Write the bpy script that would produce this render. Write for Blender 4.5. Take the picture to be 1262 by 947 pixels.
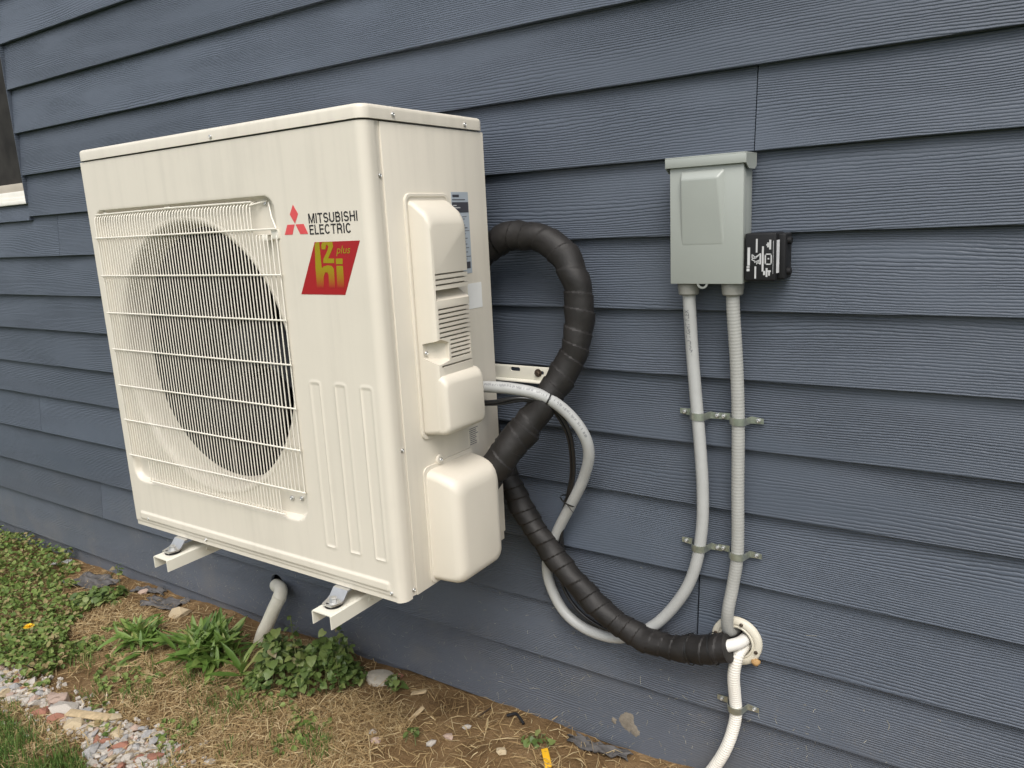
import bpy, bmesh, math, random
import numpy as np
from mathutils import Vector, Matrix, noise
random.seed(7); rng = np.random.default_rng(7)
for o in list(bpy.data.objects): bpy.data.objects.remove(o)
scene = bpy.context.scene
COL = scene.collection
R = math.radians

# ------------------------------------------------------------------ camera
cam = bpy.data.cameras.new('camera'); camo = bpy.data.objects.new('camera', cam); COL.objects.link(camo)
Rw = ((0.8342949873, 0.5491689235, -0.0486350455), (0.0747776126, -0.2001184664, -0.9769139717), (-0.5462235649, 0.8113976170, -0.2080233744))
mat = Matrix(((Rw[0][0], -Rw[1][0], -Rw[2][0], 1.9002), (Rw[0][1], -Rw[1][1], -Rw[2][1], -1.4799), (Rw[0][2], -Rw[1][2], -Rw[2][2], 1.2952), (0, 0, 0, 1)))
camo.matrix_world = mat
cam.sensor_width = 36; cam.lens = 945.1 / 1262 * 36; cam.clip_start = 0.02; cam.clip_end = 500
scene.camera = camo
scene.render.resolution_x = 1024; scene.render.resolution_y = 768

# ------------------------------------------------------------------ light: bright overcast
SUN_DIR = Vector((0.42, -0.62, 1.0)).normalized()
w = bpy.data.worlds.new('World'); scene.world = w; w.use_nodes = True
nt = w.node_tree; nt.nodes.clear()
wo = nt.nodes.new('ShaderNodeOutputWorld'); bg = nt.nodes.new('ShaderNodeBackground')
sky = nt.nodes.new('ShaderNodeTexSky'); sky.sky_type = 'NISHITA'; sky.sun_disc = False
sky.sun_elevation = math.asin(SUN_DIR.z); sky.sun_rotation = math.atan2(SUN_DIR.x, SUN_DIR.y)
sky.air_density = 1.0; sky.dust_density = 3.0; sky.ozone_density = 1.0
hs = nt.nodes.new('ShaderNodeHueSaturation'); hs.inputs['Saturation'].default_value = 0.32
nt.links.new(sky.outputs[0], hs.inputs['Color']); nt.links.new(hs.outputs[0], bg.inputs[0]); nt.links.new(bg.outputs[0], wo.inputs[0])
bg.inputs[1].default_value = 0.15
sl = bpy.data.lights.new('sun', 'SUN'); sl.energy = 1.45; sl.angle = R(32); sl.color = (1.0, 0.955, 0.89)
so = bpy.data.objects.new('sun', sl); COL.objects.link(so)
so.rotation_euler = SUN_DIR.to_track_quat('Z', 'Y').to_euler(); so.location = (-2, -5, 6)
scene.view_settings.view_transform = 'Standard'; scene.view_settings.look = 'None'
scene.view_settings.gamma = 1; scene.view_settings.use_curve_mapping = False
scene.view_settings.exposure = 0.52
scene.cycles.max_bounces = 6; scene.cycles.diffuse_bounces = 3; scene.cycles.glossy_bounces = 2; scene.cycles.transmission_bounces = 3; scene.cycles.transparent_max_bounces = 4

# ------------------------------------------------------------------ materials
def new_mat(name):
    m = bpy.data.materials.new(name); m.use_nodes = True
    return m, m.node_tree.nodes, m.node_tree.links, m.node_tree.nodes['Principled BSDF']
def N(ns, t, **kw):
    n = ns.new(t)
    for k, v in kw.items():
        if k in n.inputs: n.inputs[k].default_value = v
        else: setattr(n, k, v)
    return n
def ramp(ns, stops, interp='LINEAR'):
    r = ns.new('ShaderNodeValToRGB'); r.color_ramp.interpolation = interp
    e = r.color_ramp.elements
    while len(e) < len(stops): e.new(0.5)
    for el, (p, c) in zip(e, stops):
        el.position = p; el.color = c if len(c) == 4 else (*c, 1)
    return r
def simple(name, col, rough=0.5, metal=0.0, var=0.06, scale=12.0, bump=0.0, bscale=200.0, spec=0.5):
    m, ns, ls, b = new_mat(name)
    tc = N(ns, 'ShaderNodeTexCoord'); n = N(ns, 'ShaderNodeTexNoise', Scale=scale, Detail=5.0, Roughness=0.6)
    ls.new(tc.outputs['Object'], n.inputs['Vector'])
    lo = tuple(c * (1 - var) for c in col); hi = tuple(min(1, c * (1 + var)) for c in col)
    r = ramp(ns, [(0.3, lo), (0.7, hi)]); ls.new(n.outputs[0], r.inputs[0]); ls.new(r.outputs[0], b.inputs['Base Color'])
    b.inputs['Roughness'].default_value = rough; b.inputs['Metallic'].default_value = metal
    b.inputs['Specular IOR Level'].default_value = spec
    if bump:
        n2 = N(ns, 'ShaderNodeTexNoise', Scale=bscale, Detail=3.0); ls.new(tc.outputs['Object'], n2.inputs['Vector'])
        bp = N(ns, 'ShaderNodeBump', Strength=1.0, Distance=bump); ls.new(n2.outputs[0], bp.inputs['Height']); ls.new(bp.outputs[0], b.inputs['Normal'])
    return m
M = {}
def casing(name, col, rough):
    m, ns, ls, b = new_mat(name); tc = N(ns, 'ShaderNodeTexCoord')
    mp = N(ns, 'ShaderNodeMapping'); mp.inputs['Scale'].default_value = (38, 38, 1.3); ls.new(tc.outputs['Object'], mp.inputs['Vector'])
    st = N(ns, 'ShaderNodeTexNoise', Scale=1.0, Detail=4.0, Roughness=0.6); ls.new(mp.outputs[0], st.inputs['Vector'])
    du = N(ns, 'ShaderNodeTexNoise', Scale=4.0, Detail=7.0, Roughness=0.7); ls.new(tc.outputs['Object'], du.inputs['Vector'])
    mu = N(ns, 'ShaderNodeMath', operation='MULTIPLY'); ls.new(st.outputs[0], mu.inputs[0]); ls.new(du.outputs[0], mu.inputs[1])
    r = ramp(ns, [(0.12, tuple(c * 0.93 for c in col)), (0.24, col), (0.42, tuple(c * 1.03 for c in col))]); ls.new(mu.outputs[0], r.inputs[0]); ls.new(r.outputs[0], b.inputs['Base Color'])
    rr = N(ns, 'ShaderNodeMapRange'); rr.inputs['To Min'].default_value = rough - 0.08; rr.inputs['To Max'].default_value = rough + 0.12; ls.new(du.outputs[0], rr.inputs['Value']); ls.new(rr.outputs[0], b.inputs['Roughness'])
    wv = N(ns, 'ShaderNodeTexNoise', Scale=3.2, Detail=1.0); ls.new(tc.outputs['Object'], wv.inputs['Vector'])
    bp = N(ns, 'ShaderNodeBump', Strength=1.0, Distance=0.0035); ls.new(wv.outputs[0], bp.inputs['Height'])
    fi = N(ns, 'ShaderNodeTexNoise', Scale=900.0, Detail=2.0); ls.new(tc.outputs['Object'], fi.inputs['Vector'])
    b2 = N(ns, 'ShaderNodeBump', Strength=1.0, Distance=0.00004); ls.new(fi.outputs[0], b2.inputs['Height']); ls.new(bp.outputs[0], b2.inputs['Normal']); ls.new(b2.outputs[0], b.inputs['Normal'])
    return m
M['cream'] = casing('cream_paint', (0.655, 0.607, 0.517), 0.40)
M['cream_plastic'] = simple('cream_plastic', (0.655, 0.605, 0.512), 0.45, var=0.025, scale=6, bump=0.00005, bscale=700)
M['wire'] = simple('cream_wire', (0.74, 0.70, 0.61), 0.4, var=0.02)
M['bracket'] = simple('bracket_paint', (0.72, 0.695, 0.60), 0.35, var=0.03)
M['dark_metal_shade'] = simple('dark_interior', (0.006, 0.0068, 0.0085), 0.8, var=0.2)  # dark inner metal parts; on the liner plates this colour stands in for shade
M['fan_plastic'] = simple('fan_plastic', (0.009, 0.010, 0.0125), 0.6, var=0.1)
M['steel'] = simple('zinc_steel', (0.60, 0.60, 0.585), 0.34, metal=0.85, var=0.07, scale=60)
M['strap'] = simple('galvanised_strap', (0.50, 0.53, 0.47), 0.38, metal=0.85, var=0.2, scale=80)
M['rusty'] = simple('dark_bolt', (0.10, 0.075, 0.055), 0.5, metal=0.7, var=0.3, scale=120)
M['tape'] = simple('black_tape', (0.0135, 0.012, 0.0112), 0.58, var=0.35, scale=22, bump=0.0011, bscale=55, spec=0.4)
M['tie'] = simple('black_nylon', (0.012, 0.012, 0.012), 0.4)
M['cable'] = simple('black_cable', (0.014, 0.014, 0.015), 0.3)
M['conduit'] = simple('grey_pvc', (0.40, 0.405, 0.395), 0.42, var=0.05, scale=30)
M['conduit_rib'] = simple('grey_ribbed_pvc', (0.35, 0.35, 0.33), 0.45, var=0.05, scale=30)
M['fitting'] = simple('grey_fitting', (0.25, 0.248, 0.225), 0.5, var=0.05)
M['white_hose'] = simple('white_hose', (0.76, 0.73, 0.66), 0.42, var=0.05, scale=25)
M['white_pipe'] = simple('white_pipe', (0.68, 0.665, 0.62), 0.45, var=0.04)
M['old_pvc'] = simple('weathered_pvc', (0.80, 0.75, 0.62), 0.4, var=0.08, scale=25)
M['box_grey'] = simple('grey_enamel', (0.325, 0.345, 0.318), 0.36, var=0.035, scale=8, bump=0.00003, bscale=900)
M['black_plastic'] = simple('black_plastic', (0.010, 0.010, 0.011), 0.6, spec=0.3)
M['print_white'] = simple('white_print', (0.50, 0.50, 0.50), 0.5)
M['print_grey'] = simple('grey_sticker', (0.42, 0.42, 0.43), 0.4, var=0.15, scale=90)
M['print_black'] = simple('black_print', (0.02, 0.018, 0.02), 0.45)
M['print_red'] = simple('red_print', (0.64, 0.075, 0.08), 0.4, var=0.02)
M['badge_red'] = simple('badge_red', (0.33, 0.010, 0.014), 0.35, var=0.03)
M['label_blue'] = simple('blue_grey_label', (0.36, 0.40, 0.44), 0.4)
M['label_white'] = simple('white_label', (0.72, 0.72, 0.70), 0.45)
M['print_dark'] = simple('dark_label_print', (0.05, 0.05, 0.06), 0.45)
M['print_faint'] = simple('faint_print', (0.14, 0.14, 0.15), 0.5)
M['flange'] = simple('beige_flange', (0.60, 0.56, 0.46), 0.45, var=0.06, scale=30)
M['sheathing'] = simple('dark_sheathing', (0.03, 0.03, 0.03), 0.9)
M['vinyl'] = simple('white_vinyl', (0.74, 0.72, 0.66), 0.4)
M['sill_wood'] = simple('sill_wood', (0.40, 0.36, 0.30), 0.6, var=0.1)
M['yellow_plastic'] = simple('yellow_plastic', (0.72, 0.40, 0.02), 0.4)
M['yellow_petal'] = simple('yellow_petal', (0.80, 0.47, 0.01), 0.6)
M['foam'] = simple('dried_foam', (0.36, 0.215, 0.085), 0.7, bump=0.001, bscale=120)
M['fabric'] = simple('weed_barrier', (0.085, 0.08, 0.078), 0.85, var=0.45, scale=40, bump=0.001, bscale=60)
M['concrete'] = simple('stone_flat', (0.42, 0.385, 0.32), 0.85, var=0.12, scale=60, bump=0.0012, bscale=140)
M['stone_white'] = simple('stone_white', (0.45, 0.41, 0.36), 0.85, var=0.15, scale=40, bump=0.001, bscale=120)
M['stone_grey'] = simple('stone_grey', (0.34, 0.33, 0.32), 0.8, var=0.2, scale=50, bump=0.001, bscale=120)
M['stone_pink'] = simple('stone_pink', (0.42, 0.31, 0.25), 0.85, var=0.15, scale=50, bump=0.001, bscale=120)
M['stone_brick'] = simple('stone_brick', (0.30, 0.135, 0.09), 0.85, var=0.25, scale=60, bump=0.001, bscale=150)
M['stone_tan'] = simple('stone_tan', (0.46, 0.37, 0.24), 0.85, var=0.15, scale=50, bump=0.001, bscale=120)
M['mud'] = simple('dried_mud', (0.19, 0.165, 0.13), 0.95, var=0.2, scale=120, bump=0.0008, bscale=300)
M['wood_chip'] = simple('wood_chip', (0.42, 0.32, 0.19), 0.85, var=0.25, scale=90, bump=0.001, bscale=120)

def siding_material():
    m, ns, ls, b = new_mat('blue_grey_siding')
    tc = N(ns, 'ShaderNodeTexCoord'); oi = N(ns, 'ShaderNodeObjectInfo')
    off = N(ns, 'ShaderNodeVectorMath', operation='SCALE'); off.inputs[0].default_value = (7.3, 0, 3.1)
    mm = N(ns, 'ShaderNodeMath', operation='MULTIPLY'); mm.inputs[1].default_value = 9.0
    ls.new(oi.outputs['Random'], mm.inputs[0]); ls.new(mm.outputs[0], off.inputs['Scale'])
    ad = N(ns, 'ShaderNodeVectorMath', operation='ADD'); ls.new(tc.outputs['Object'], ad.inputs[0]); ls.new(off.outputs[0], ad.inputs[1])
    # wavy long-wave warp so that the grain lines run near horizontal and swirl into cathedral figures
    mp = N(ns, 'ShaderNodeMapping'); mp.inputs['Scale'].default_value = (1.15, 1, 9.0); ls.new(ad.outputs[0], mp.inputs['Vector'])
    n1 = N(ns, 'ShaderNodeTexNoise', Scale=1.0, Detail=1.0, Roughness=0.4); ls.new(mp.outputs[0], n1.inputs['Vector'])
    mp2 = N(ns, 'ShaderNodeMapping'); mp2.inputs['Scale'].default_value = (9.0, 1, 60.0); ls.new(ad.outputs[0], mp2.inputs['Vector'])
    n2 = N(ns, 'ShaderNodeTexNoise', Scale=1.0, Detail=3.0, Roughness=0.55); ls.new(mp2.outputs[0], n2.inputs['Vector'])
    mp4 = N(ns, 'ShaderNodeMapping'); mp4.inputs['Scale'].default_value = (45.0, 1, 90.0); ls.new(ad.outputs[0], mp4.inputs['Vector'])
    n4 = N(ns, 'ShaderNodeTexNoise', Scale=1.0, Detail=2.0); ls.new(mp4.outputs[0], n4.inputs['Vector'])
    sx = N(ns, 'ShaderNodeSeparateXYZ'); ls.new(tc.outputs['Object'], sx.inputs[0])
    def math_(op, a, bb):
        k = N(ns, 'ShaderNodeMath', operation=op)
        for i, v in enumerate((a, bb)):
            if isinstance(v, (int, float)): k.inputs[i].default_value = v
            else: ls.new(v, k.inputs[i])
        return k.outputs[0]
    zz = math_('MULTIPLY', sx.outputs['Z'], 2 * math.pi / 0.0052)
    ph = math_('ADD', zz, math_('MULTIPLY', n1.outputs[0], 70.0))
    ph = math_('ADD', ph, math_('MULTIPLY', n2.outputs[0], 5.5))
    ph = math_('ADD', ph, math_('MULTIPLY', n4.outputs[0], 3.5))
    sn = math_('SINE', ph, 0.0)
    gr = ramp(ns, [(0.0, (0, 0, 0)), (0.42, (0.75, 0.75, 0.75)), (1.0, (1, 1, 1))])
    s01 = math_('MULTIPLY_ADD', sn, 0.5); ls.new(sn, s01.node.inputs[0]); s01.node.inputs[2].default_value = 0.5
    ls.new(s01, gr.inputs[0])
    # patches where the embossing is shallower
    mp3 = N(ns, 'ShaderNodeMapping'); mp3.inputs['Scale'].default_value = (1.6, 1, 8.0); ls.new(ad.outputs[0], mp3.inputs['Vector'])
    n3 = N(ns, 'ShaderNodeTexNoise', Scale=1.3, Detail=2.0); ls.new(mp3.outputs[0], n3.inputs['Vector'])
    r3 = ramp(ns, [(0.36, (0.22,) * 3), (0.56, (1,) * 3)]); ls.new(n3.outputs[0], r3.inputs[0])
    hgt = math_('MULTIPLY', gr.outputs[0], r3.outputs[0])
    nf = N(ns, 'ShaderNodeTexNoise', Scale=700.0, Detail=2.0); ls.new(tc.outputs['Object'], nf.inputs['Vector'])
    hgt = math_('ADD', hgt, math_('MULTIPLY', nf.outputs[0], 0.12))
    bp = N(ns, 'ShaderNodeBump', Strength=1.0, Distance=0.0012); ls.new(hgt, bp.inputs['Height']); ls.new(bp.outputs[0], b.inputs['Normal'])
    # paint colour with slight weathering
    nv = N(ns, 'ShaderNodeTexNoise', Scale=3.0, Detail=6.0, Roughness=0.65); ls.new(ad.outputs[0], nv.inputs['Vector'])
    rc = ramp(ns, [(0.3, (0.064, 0.079, 0.104)), (0.7, (0.080, 0.096, 0.125))]); ls.new(nv.outputs[0], rc.inputs[0])
    # soil splash: specks and smears on the courses next to the ground
    sp = N(ns, 'ShaderNodeTexNoise', Scale=95.0, Detail=4.0, Roughness=0.7); ls.new(tc.outputs['Object'], sp.inputs['Vector'])
    sp2 = N(ns, 'ShaderNodeTexNoise', Scale=6.0, Detail=4.0, Roughness=0.6); ls.new(tc.outputs['Object'], sp2.inputs['Vector'])
    rs = ramp(ns, [(0.60, (0,) * 3), (0.70, (1,) * 3)]); ls.new(sp.outputs[0], rs.inputs[0])
    rs2 = ramp(ns, [(0.50, (0,) * 3), (0.68, (1,) * 3)]); ls.new(sp2.outputs[0], rs2.inputs[0])
    hz = N(ns, 'ShaderNodeMapRange'); hz.inputs['From Min'].default_value = 0.42; hz.inputs['From Max'].default_value = 0.0
    ls.new(sx.outputs['Z'], hz.inputs['Value'])
    k = math_('MULTIPLY', hz.outputs[0], math_('ADD', math_('MULTIPLY', rs.outputs[0], 0.5), math_('ADD', math_('MULTIPLY', rs2.outputs[0], 0.16), 0.10)))
    mix = N(ns, 'ShaderNodeMixRGB'); mix.inputs[2].default_value = (0.24, 0.205, 0.155, 1)
    tv = N(ns, 'ShaderNodeMapRange'); tv.inputs['To Min'].default_value = 0.90; tv.inputs['To Max'].default_value = 1.10; ls.new(oi.outputs['Random'], tv.inputs['Value'])
    tn = N(ns, 'ShaderNodeVectorMath', operation='SCALE'); ls.new(rc.outputs[0], tn.inputs[0]); ls.new(tv.outputs[0], tn.inputs['Scale'])
    ls.new(k, mix.inputs[0]); ls.new(tn.outputs[0], mix.inputs[1]); ls.new(mix.outputs[0], b.inputs['Base Color'])
    b.inputs['Roughness'].default_value = 0.5; b.inputs['Specular IOR Level'].default_value = 0.55
    return m
M['siding'] = siding_material()

def island_mat(name, stops, rough=0.7, trans=0.0, obj_random=False, spec=0.3):
    m, ns, ls, b = new_mat(name)
    g = N(ns, 'ShaderNodeObjectInfo') if obj_random else N(ns, 'ShaderNodeNewGeometry')
    src = g.outputs['Random'] if obj_random else g.outputs['Random Per Island']
    r = ramp(ns, stops); ls.new(src, r.inputs[0])
    tc = N(ns, 'ShaderNodeTexCoord'); n = N(ns, 'ShaderNodeTexNoise', Scale=90.0, Detail=3.0); ls.new(tc.outputs['Object'], n.inputs['Vector'])
    mr = N(ns, 'ShaderNodeMapRange'); mr.inputs['To Min'].default_value = 0.75; mr.inputs['To Max'].default_value = 1.2; ls.new(n.outputs[0], mr.inputs['Value'])
    mu = N(ns, 'ShaderNodeVectorMath', operation='SCALE'); ls.new(r.outputs[0], mu.inputs[0]); ls.new(mr.outputs[0], mu.inputs['Scale'])
    ls.new(mu.outputs[0], b.inputs['Base Color']); b.inputs['Roughness'].default_value = rough; b.inputs['Specular IOR Level'].default_value = spec
    if trans:
        out = ns['Material Output']; t = N(ns, 'ShaderNodeBsdfTranslucent'); ls.new(mu.outputs[0], t.inputs[0])
        mx = N(ns, 'ShaderNodeMixShader'); mx.inputs[0].default_value = trans
        ls.new(b.outputs[0], mx.inputs[1]); ls.new(t.outputs[0], mx.inputs[2]); ls.new(mx.outputs[0], out.inputs[0])
    return m
M['straw'] = island_mat('dry_straw', [(0, (0.22, 0.14, 0.065)), (0.35, (0.36, 0.245, 0.115)), (0.7, (0.48, 0.355, 0.18)), (1, (0.60, 0.48, 0.28))], 0.75, 0.15)
M['grass'] = island_mat('lawn_grass', [(0, (0.06, 0.12, 0.025)), (0.55, (0.10, 0.185, 0.035)), (0.85, (0.16, 0.22, 0.055)), (1, (0.32, 0.27, 0.11))], 0.6, 0.25)
M['cover'] = island_mat('creeping_leaves', [(0, (0.085, 0.14, 0.032)), (0.4, (0.15, 0.215, 0.05)), (0.75, (0.22, 0.275, 0.08)), (0.88, (0.27, 0.22, 0.10)), (1, (0.33, 0.25, 0.13))], 0.55, 0.2)
M['lance'] = island_mat('lance_leaf', [(0, (0.10, 0.18, 0.034)), (0.6, (0.155, 0.25, 0.052)), (0.93, (0.24, 0.31, 0.085)), (1, (0.38, 0.34, 0.13))], 0.45, 0.25, True, 0.5)
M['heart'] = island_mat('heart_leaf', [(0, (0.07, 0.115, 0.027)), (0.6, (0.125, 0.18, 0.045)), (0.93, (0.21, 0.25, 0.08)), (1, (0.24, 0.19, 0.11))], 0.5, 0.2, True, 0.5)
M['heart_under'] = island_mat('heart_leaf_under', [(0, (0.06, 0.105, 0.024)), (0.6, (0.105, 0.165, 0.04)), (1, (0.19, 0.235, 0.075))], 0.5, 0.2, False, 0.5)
M['stem'] = simple('stem', (0.12, 0.14, 0.05), 0.6)
M['deadstem'] = simple('dead_stem', (0.40, 0.33, 0.2), 0.8)
M['petiole'] = island_mat('seed_clipping', [(0, (0.30, 0.28, 0.2)), (1, (0.5, 0.48, 0.4))], 0.7)

def ground_material():
    m, ns, ls, b = new_mat('soil')
    tc = N(ns, 'ShaderNodeTexCoord')
    a = N(ns, 'ShaderNodeTexNoise', Scale=7.0, Detail=8.0, Roughness=0.7); ls.new(tc.outputs['Object'], a.inputs['Vector'])
    r = ramp(ns, [(0.28, (0.105, 0.062, 0.028)), (0.5, (0.20, 0.125, 0.06)), (0.68, (0.32, 0.215, 0.115)), (0.8, (0.40, 0.29, 0.17))]); ls.new(a.outputs[0], r.inputs[0])
    sx = N(ns, 'ShaderNodeSeparateXYZ'); ls.new(tc.outputs['Object'], sx.inputs[0]); mr = N(ns, 'ShaderNodeMapRange'); mr.inputs['From Min'].default_value = -0.72; mr.inputs['From Max'].default_value = -1.05; ls.new(sx.outputs['Y'], mr.inputs['Value'])
    gl = ramp(ns, [(0.3, (0.03, 0.055, 0.014)), (0.7, (0.06, 0.095, 0.022))]); ls.new(a.outputs[0], gl.inputs[0]); mr2 = N(ns, 'ShaderNodeMapRange'); mr2.inputs['From Min'].default_value = -2.3; mr2.inputs['From Max'].default_value = -3.0; ls.new(sx.outputs['X'], mr2.inputs['Value'])
    mr3 = N(ns, 'ShaderNodeMapRange'); mr3.inputs['From Min'].default_value = 2.0; mr3.inputs['From Max'].default_value = 2.8; ls.new(sx.outputs['X'], mr3.inputs['Value'])
    m1 = N(ns, 'ShaderNodeMath', operation='MAXIMUM'); m2 = N(ns, 'ShaderNodeMath', operation='MAXIMUM'); ls.new(mr.outputs[0], m1.inputs[0]); ls.new(mr2.outputs[0], m1.inputs[1]); ls.new(m1.outputs[0], m2.inputs[0]); ls.new(mr3.outputs[0], m2.inputs[1])
    mx = N(ns, 'ShaderNodeMixRGB'); ls.new(m2.outputs[0], mx.inputs[0]); ls.new(r.outputs[0], mx.inputs[1]); ls.new(gl.outputs[0], mx.inputs[2])
    ls.new(mx.outputs[0], b.inputs['Base Color']); b.inputs['Roughness'].default_value = 0.95; b.inputs['Specular IOR Level'].default_value = 0.15
    c = N(ns, 'ShaderNodeTexNoise', Scale=85.0, Detail=8.0, Roughness=0.7); ls.new(tc.outputs['Object'], c.inputs['Vector'])
    bp = N(ns, 'ShaderNodeBump', Strength=1.0, Distance=0.012); ls.new(c.outputs[0], bp.inputs['Height']); ls.new(bp.outputs[0], b.inputs['Normal'])
    return m
M['soil'] = ground_material()
M['gravel_dirt'] = simple('gravel_dirt', (0.26, 0.2, 0.14), 0.95, var=0.3, scale=60, bump=0.006, bscale=90)

def glass_dark():
    m, ns, ls, b = new_mat('window_screen_glass')
    tc = N(ns, 'ShaderNodeTexCoord'); n = N(ns, 'ShaderNodeTexNoise', Scale=14.0, Detail=2.0); ls.new(tc.outputs['Object'], n.inputs['Vector'])
    r = ramp(ns, [(0.3, (0.022, 0.021, 0.02)), (0.7, (0.04, 0.038, 0.035))]); ls.new(n.outputs[0], r.inputs[0]); ls.new(r.outputs[0], b.inputs['Base Color'])
    b.inputs['Roughness'].default_value = 0.8; b.inputs['Specular IOR Level'].default_value = 0.1; return m
M['glass'] = glass_dark()

# badge lettering: printed fade from yellow-green to red over the height of the letters
def badge_print():
    m, ns, ls, b = new_mat('badge_yellow_print')
    tc = N(ns, 'ShaderNodeTexCoord'); s = N(ns, 'ShaderNodeSeparateXYZ'); ls.new(tc.outputs['Object'], s.inputs[0])
    mr = N(ns, 'ShaderNodeMapRange'); mr.inputs['From Min'].default_value = 1.187; mr.inputs['From Max'].default_value = 1.225; ls.new(s.outputs['Z'], mr.inputs['Value'])
    r = ramp(ns, [(0, (0.33, 0.010, 0.014)), (0.5, (0.32, 0.14, 0.008)), (1, (0.29, 0.235, 0.004))]); ls.new(mr.outputs[0], r.inputs[0]); ls.new(r.outputs[0], b.inputs['Base Color'])
    b.inputs['Roughness'].default_value = 0.35; return m
M['badge_yellow'] = badge_print()

# ------------------------------------------------------------------ mesh helpers
def link(name, me, parent=None, mat=None, smooth=35):
    if mat and not me.materials: me.materials.append(M[mat])
    if smooth:
        me.polygons.foreach_set('use_smooth', np.ones(len(me.polygons), dtype=bool)); me.set_sharp_from_angle(angle=R(smooth))
    o = bpy.data.objects.new(name, me); COL.objects.link(o)
    if parent: o.parent = parent; o.matrix_parent_inverse = parent.matrix_world.inverted() if False else Matrix.Translation(-Vector(parent.location)) if parent.type == 'EMPTY' else Matrix()
    return o
def thing(name, label, cat, loc=(0, 0, 0), group=None):
    o = bpy.data.objects.new(name, None); COL.objects.link(o); o.location = loc; o.empty_display_size = 0.05
    o['label'] = label; o['category'] = cat
    if group: o['group'] = group
    return o
def tag(o, label, cat, group=None):
    o['label'] = label; o['category'] = cat
    if group: o['group'] = group
    return o
class MB:
    def __init__(s): s.v = []; s.f = []
    def add(s, v, f):
        k = len(s.v); s.v += [tuple(p) for p in v]; s.f += [tuple(i + k for i in q) for q in f]; return s
    def box(s, x0, x1, y0, y1, z0, z1, bev=0.0, seg=2):
        bm = bmesh.new(); bmesh.ops.create_cube(bm, size=1)
        for v in bm.verts: v.co = Vector(((x0 + x1) / 2 + v.co.x * (x1 - x0), (y0 + y1) / 2 + v.co.y * (y1 - y0), (z0 + z1) / 2 + v.co.z * (z1 - z0)))
        if bev: bmesh.ops.bevel(bm, geom=bm.edges[:], offset=bev, segments=seg, profile=0.5, affect='EDGES')
        return s.bm(bm)
    def bm(s, bm, mtx=None):
        bm.verts.index_update(); vs = [(mtx @ v.co) if mtx else v.co.copy() for v in bm.verts]
        fs = [[v.index for v in f.verts] for f in bm.faces]; bm.free(); return s.add(vs, fs)
    def rings(s, rs, cap0=True, cap1=True, closed=True):
        n = len(rs[0]); v = [p for r in rs for p in r]; f = []
        for i in range(len(rs) - 1):
            for j in range(n if closed else n - 1):
                a = i * n + j; b2 = i * n + (j + 1) % n; f.append((a, b2, b2 + n, a + n))
        if cap0: f.append(tuple(range(n - 1, -1, -1)))
        if cap1: f.append(tuple((len(rs) - 1) * n + j for j in range(n)))
        return s.add(v, f)
    def tube(s, pts, r, seg=12, cap=True):
        pts = [Vector(p) for p in pts]; rs = []; T = None; nrm = None; acc = 0
        for i, p in enumerate(pts):
            t = (pts[min(i + 1, len(pts) - 1)] - pts[max(i - 1, 0)]).normalized()
            if nrm is None:
                nrm = t.orthogonal().normalized()
            else:
                nrm = (nrm - t * nrm.dot(t)).normalized(); acc += (p - pts[i - 1]).length
            bn = t.cross(nrm); ring = []
            for k in range(seg):
                th = 2 * math.pi * k / seg; rr = r(acc, th) if callable(r) else r
                ring.append(p + (nrm * math.cos(th) + bn * math.sin(th)) * rr)
            rs.append(ring)
        return s.rings(rs, cap, cap)
    def lathe(s, prof, center, axis='y', seg=48, cap0=False, cap1=False):
        rs = []
        for rad, h in prof:
            ring = []
            for k in range(seg):
                th = 2 * math.pi * k / seg; c, d = math.cos(th) * rad, math.sin(th) * rad
                if axis == 'y': ring.append((center[0] + c, center[1] + h, center[2] + d))
                elif axis == 'x': ring.append((center[0] + h, center[1] + c, center[2] + d))
                else: ring.append((center[0] + c, center[1] + d, center[2] + h))
            rs.append(ring)
        return s.rings(rs, cap0, cap1)
    def poly(s, pts2, y, thick=0.0004, axis='y'):
        k = len(pts2)
        if axis == 'y': a = [(p[0], y, p[1]) for p in pts2]; b2 = [(p[0], y + thick, p[1]) for p in pts2]
        else: a = [(y, p[0], p[1]) for p in pts2]; b2 = [(y - thick, p[0], p[1]) for p in pts2]
        f = [tuple(range(k)), tuple(range(2 * k - 1, k - 1, -1))] + [(i, i + k, (i + 1) % k + k, (i + 1) % k) for i in range(k)]
        return s.add(a + b2, f)
    def mesh(s, name='mesh'):
        me = bpy.data.meshes.new(name); me.from_pydata([tuple(p) for p in s.v], [], s.f)
        bm = bmesh.new(); bm.from_mesh(me); bmesh.ops.recalc_face_normals(bm, faces=bm.faces[:]); bm.to_mesh(me); bm.free(); return me
    def build(s, name, mat, parent=None, smooth=35): return link(name, s.mesh(name), parent, mat, smooth)
def catmull(pts, step):
    P = [Vector(p) for p in pts]; P = [P[0] * 2 - P[1]] + P + [P[-1] * 2 - P[-2]]; dense = []
    for i in range(1, len(P) - 2):
        a, b2, c, d = P[i - 1], P[i], P[i + 1], P[i + 2]
        for k in range(24):
            t = k / 24; dense.append(0.5 * ((2 * b2) + (c - a) * t + (2 * a - 5 * b2 + 4 * c - d) * t * t + (3 * b2 - a - 3 * c + d) * t ** 3))
    dense.append(P[-2]); out = [dense[0]]; acc = 0
    for i in range(1, len(dense)):
        seg = (dense[i] - dense[i - 1]).length; q = dense[i - 1]
        while acc + seg >= step:
            u = (step - acc) / seg; q = q.lerp(dense[i], u); out.append(q.copy()); seg = (dense[i] - q).length; acc = 0
        acc += seg
    out.append(dense[-1]); return out
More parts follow.
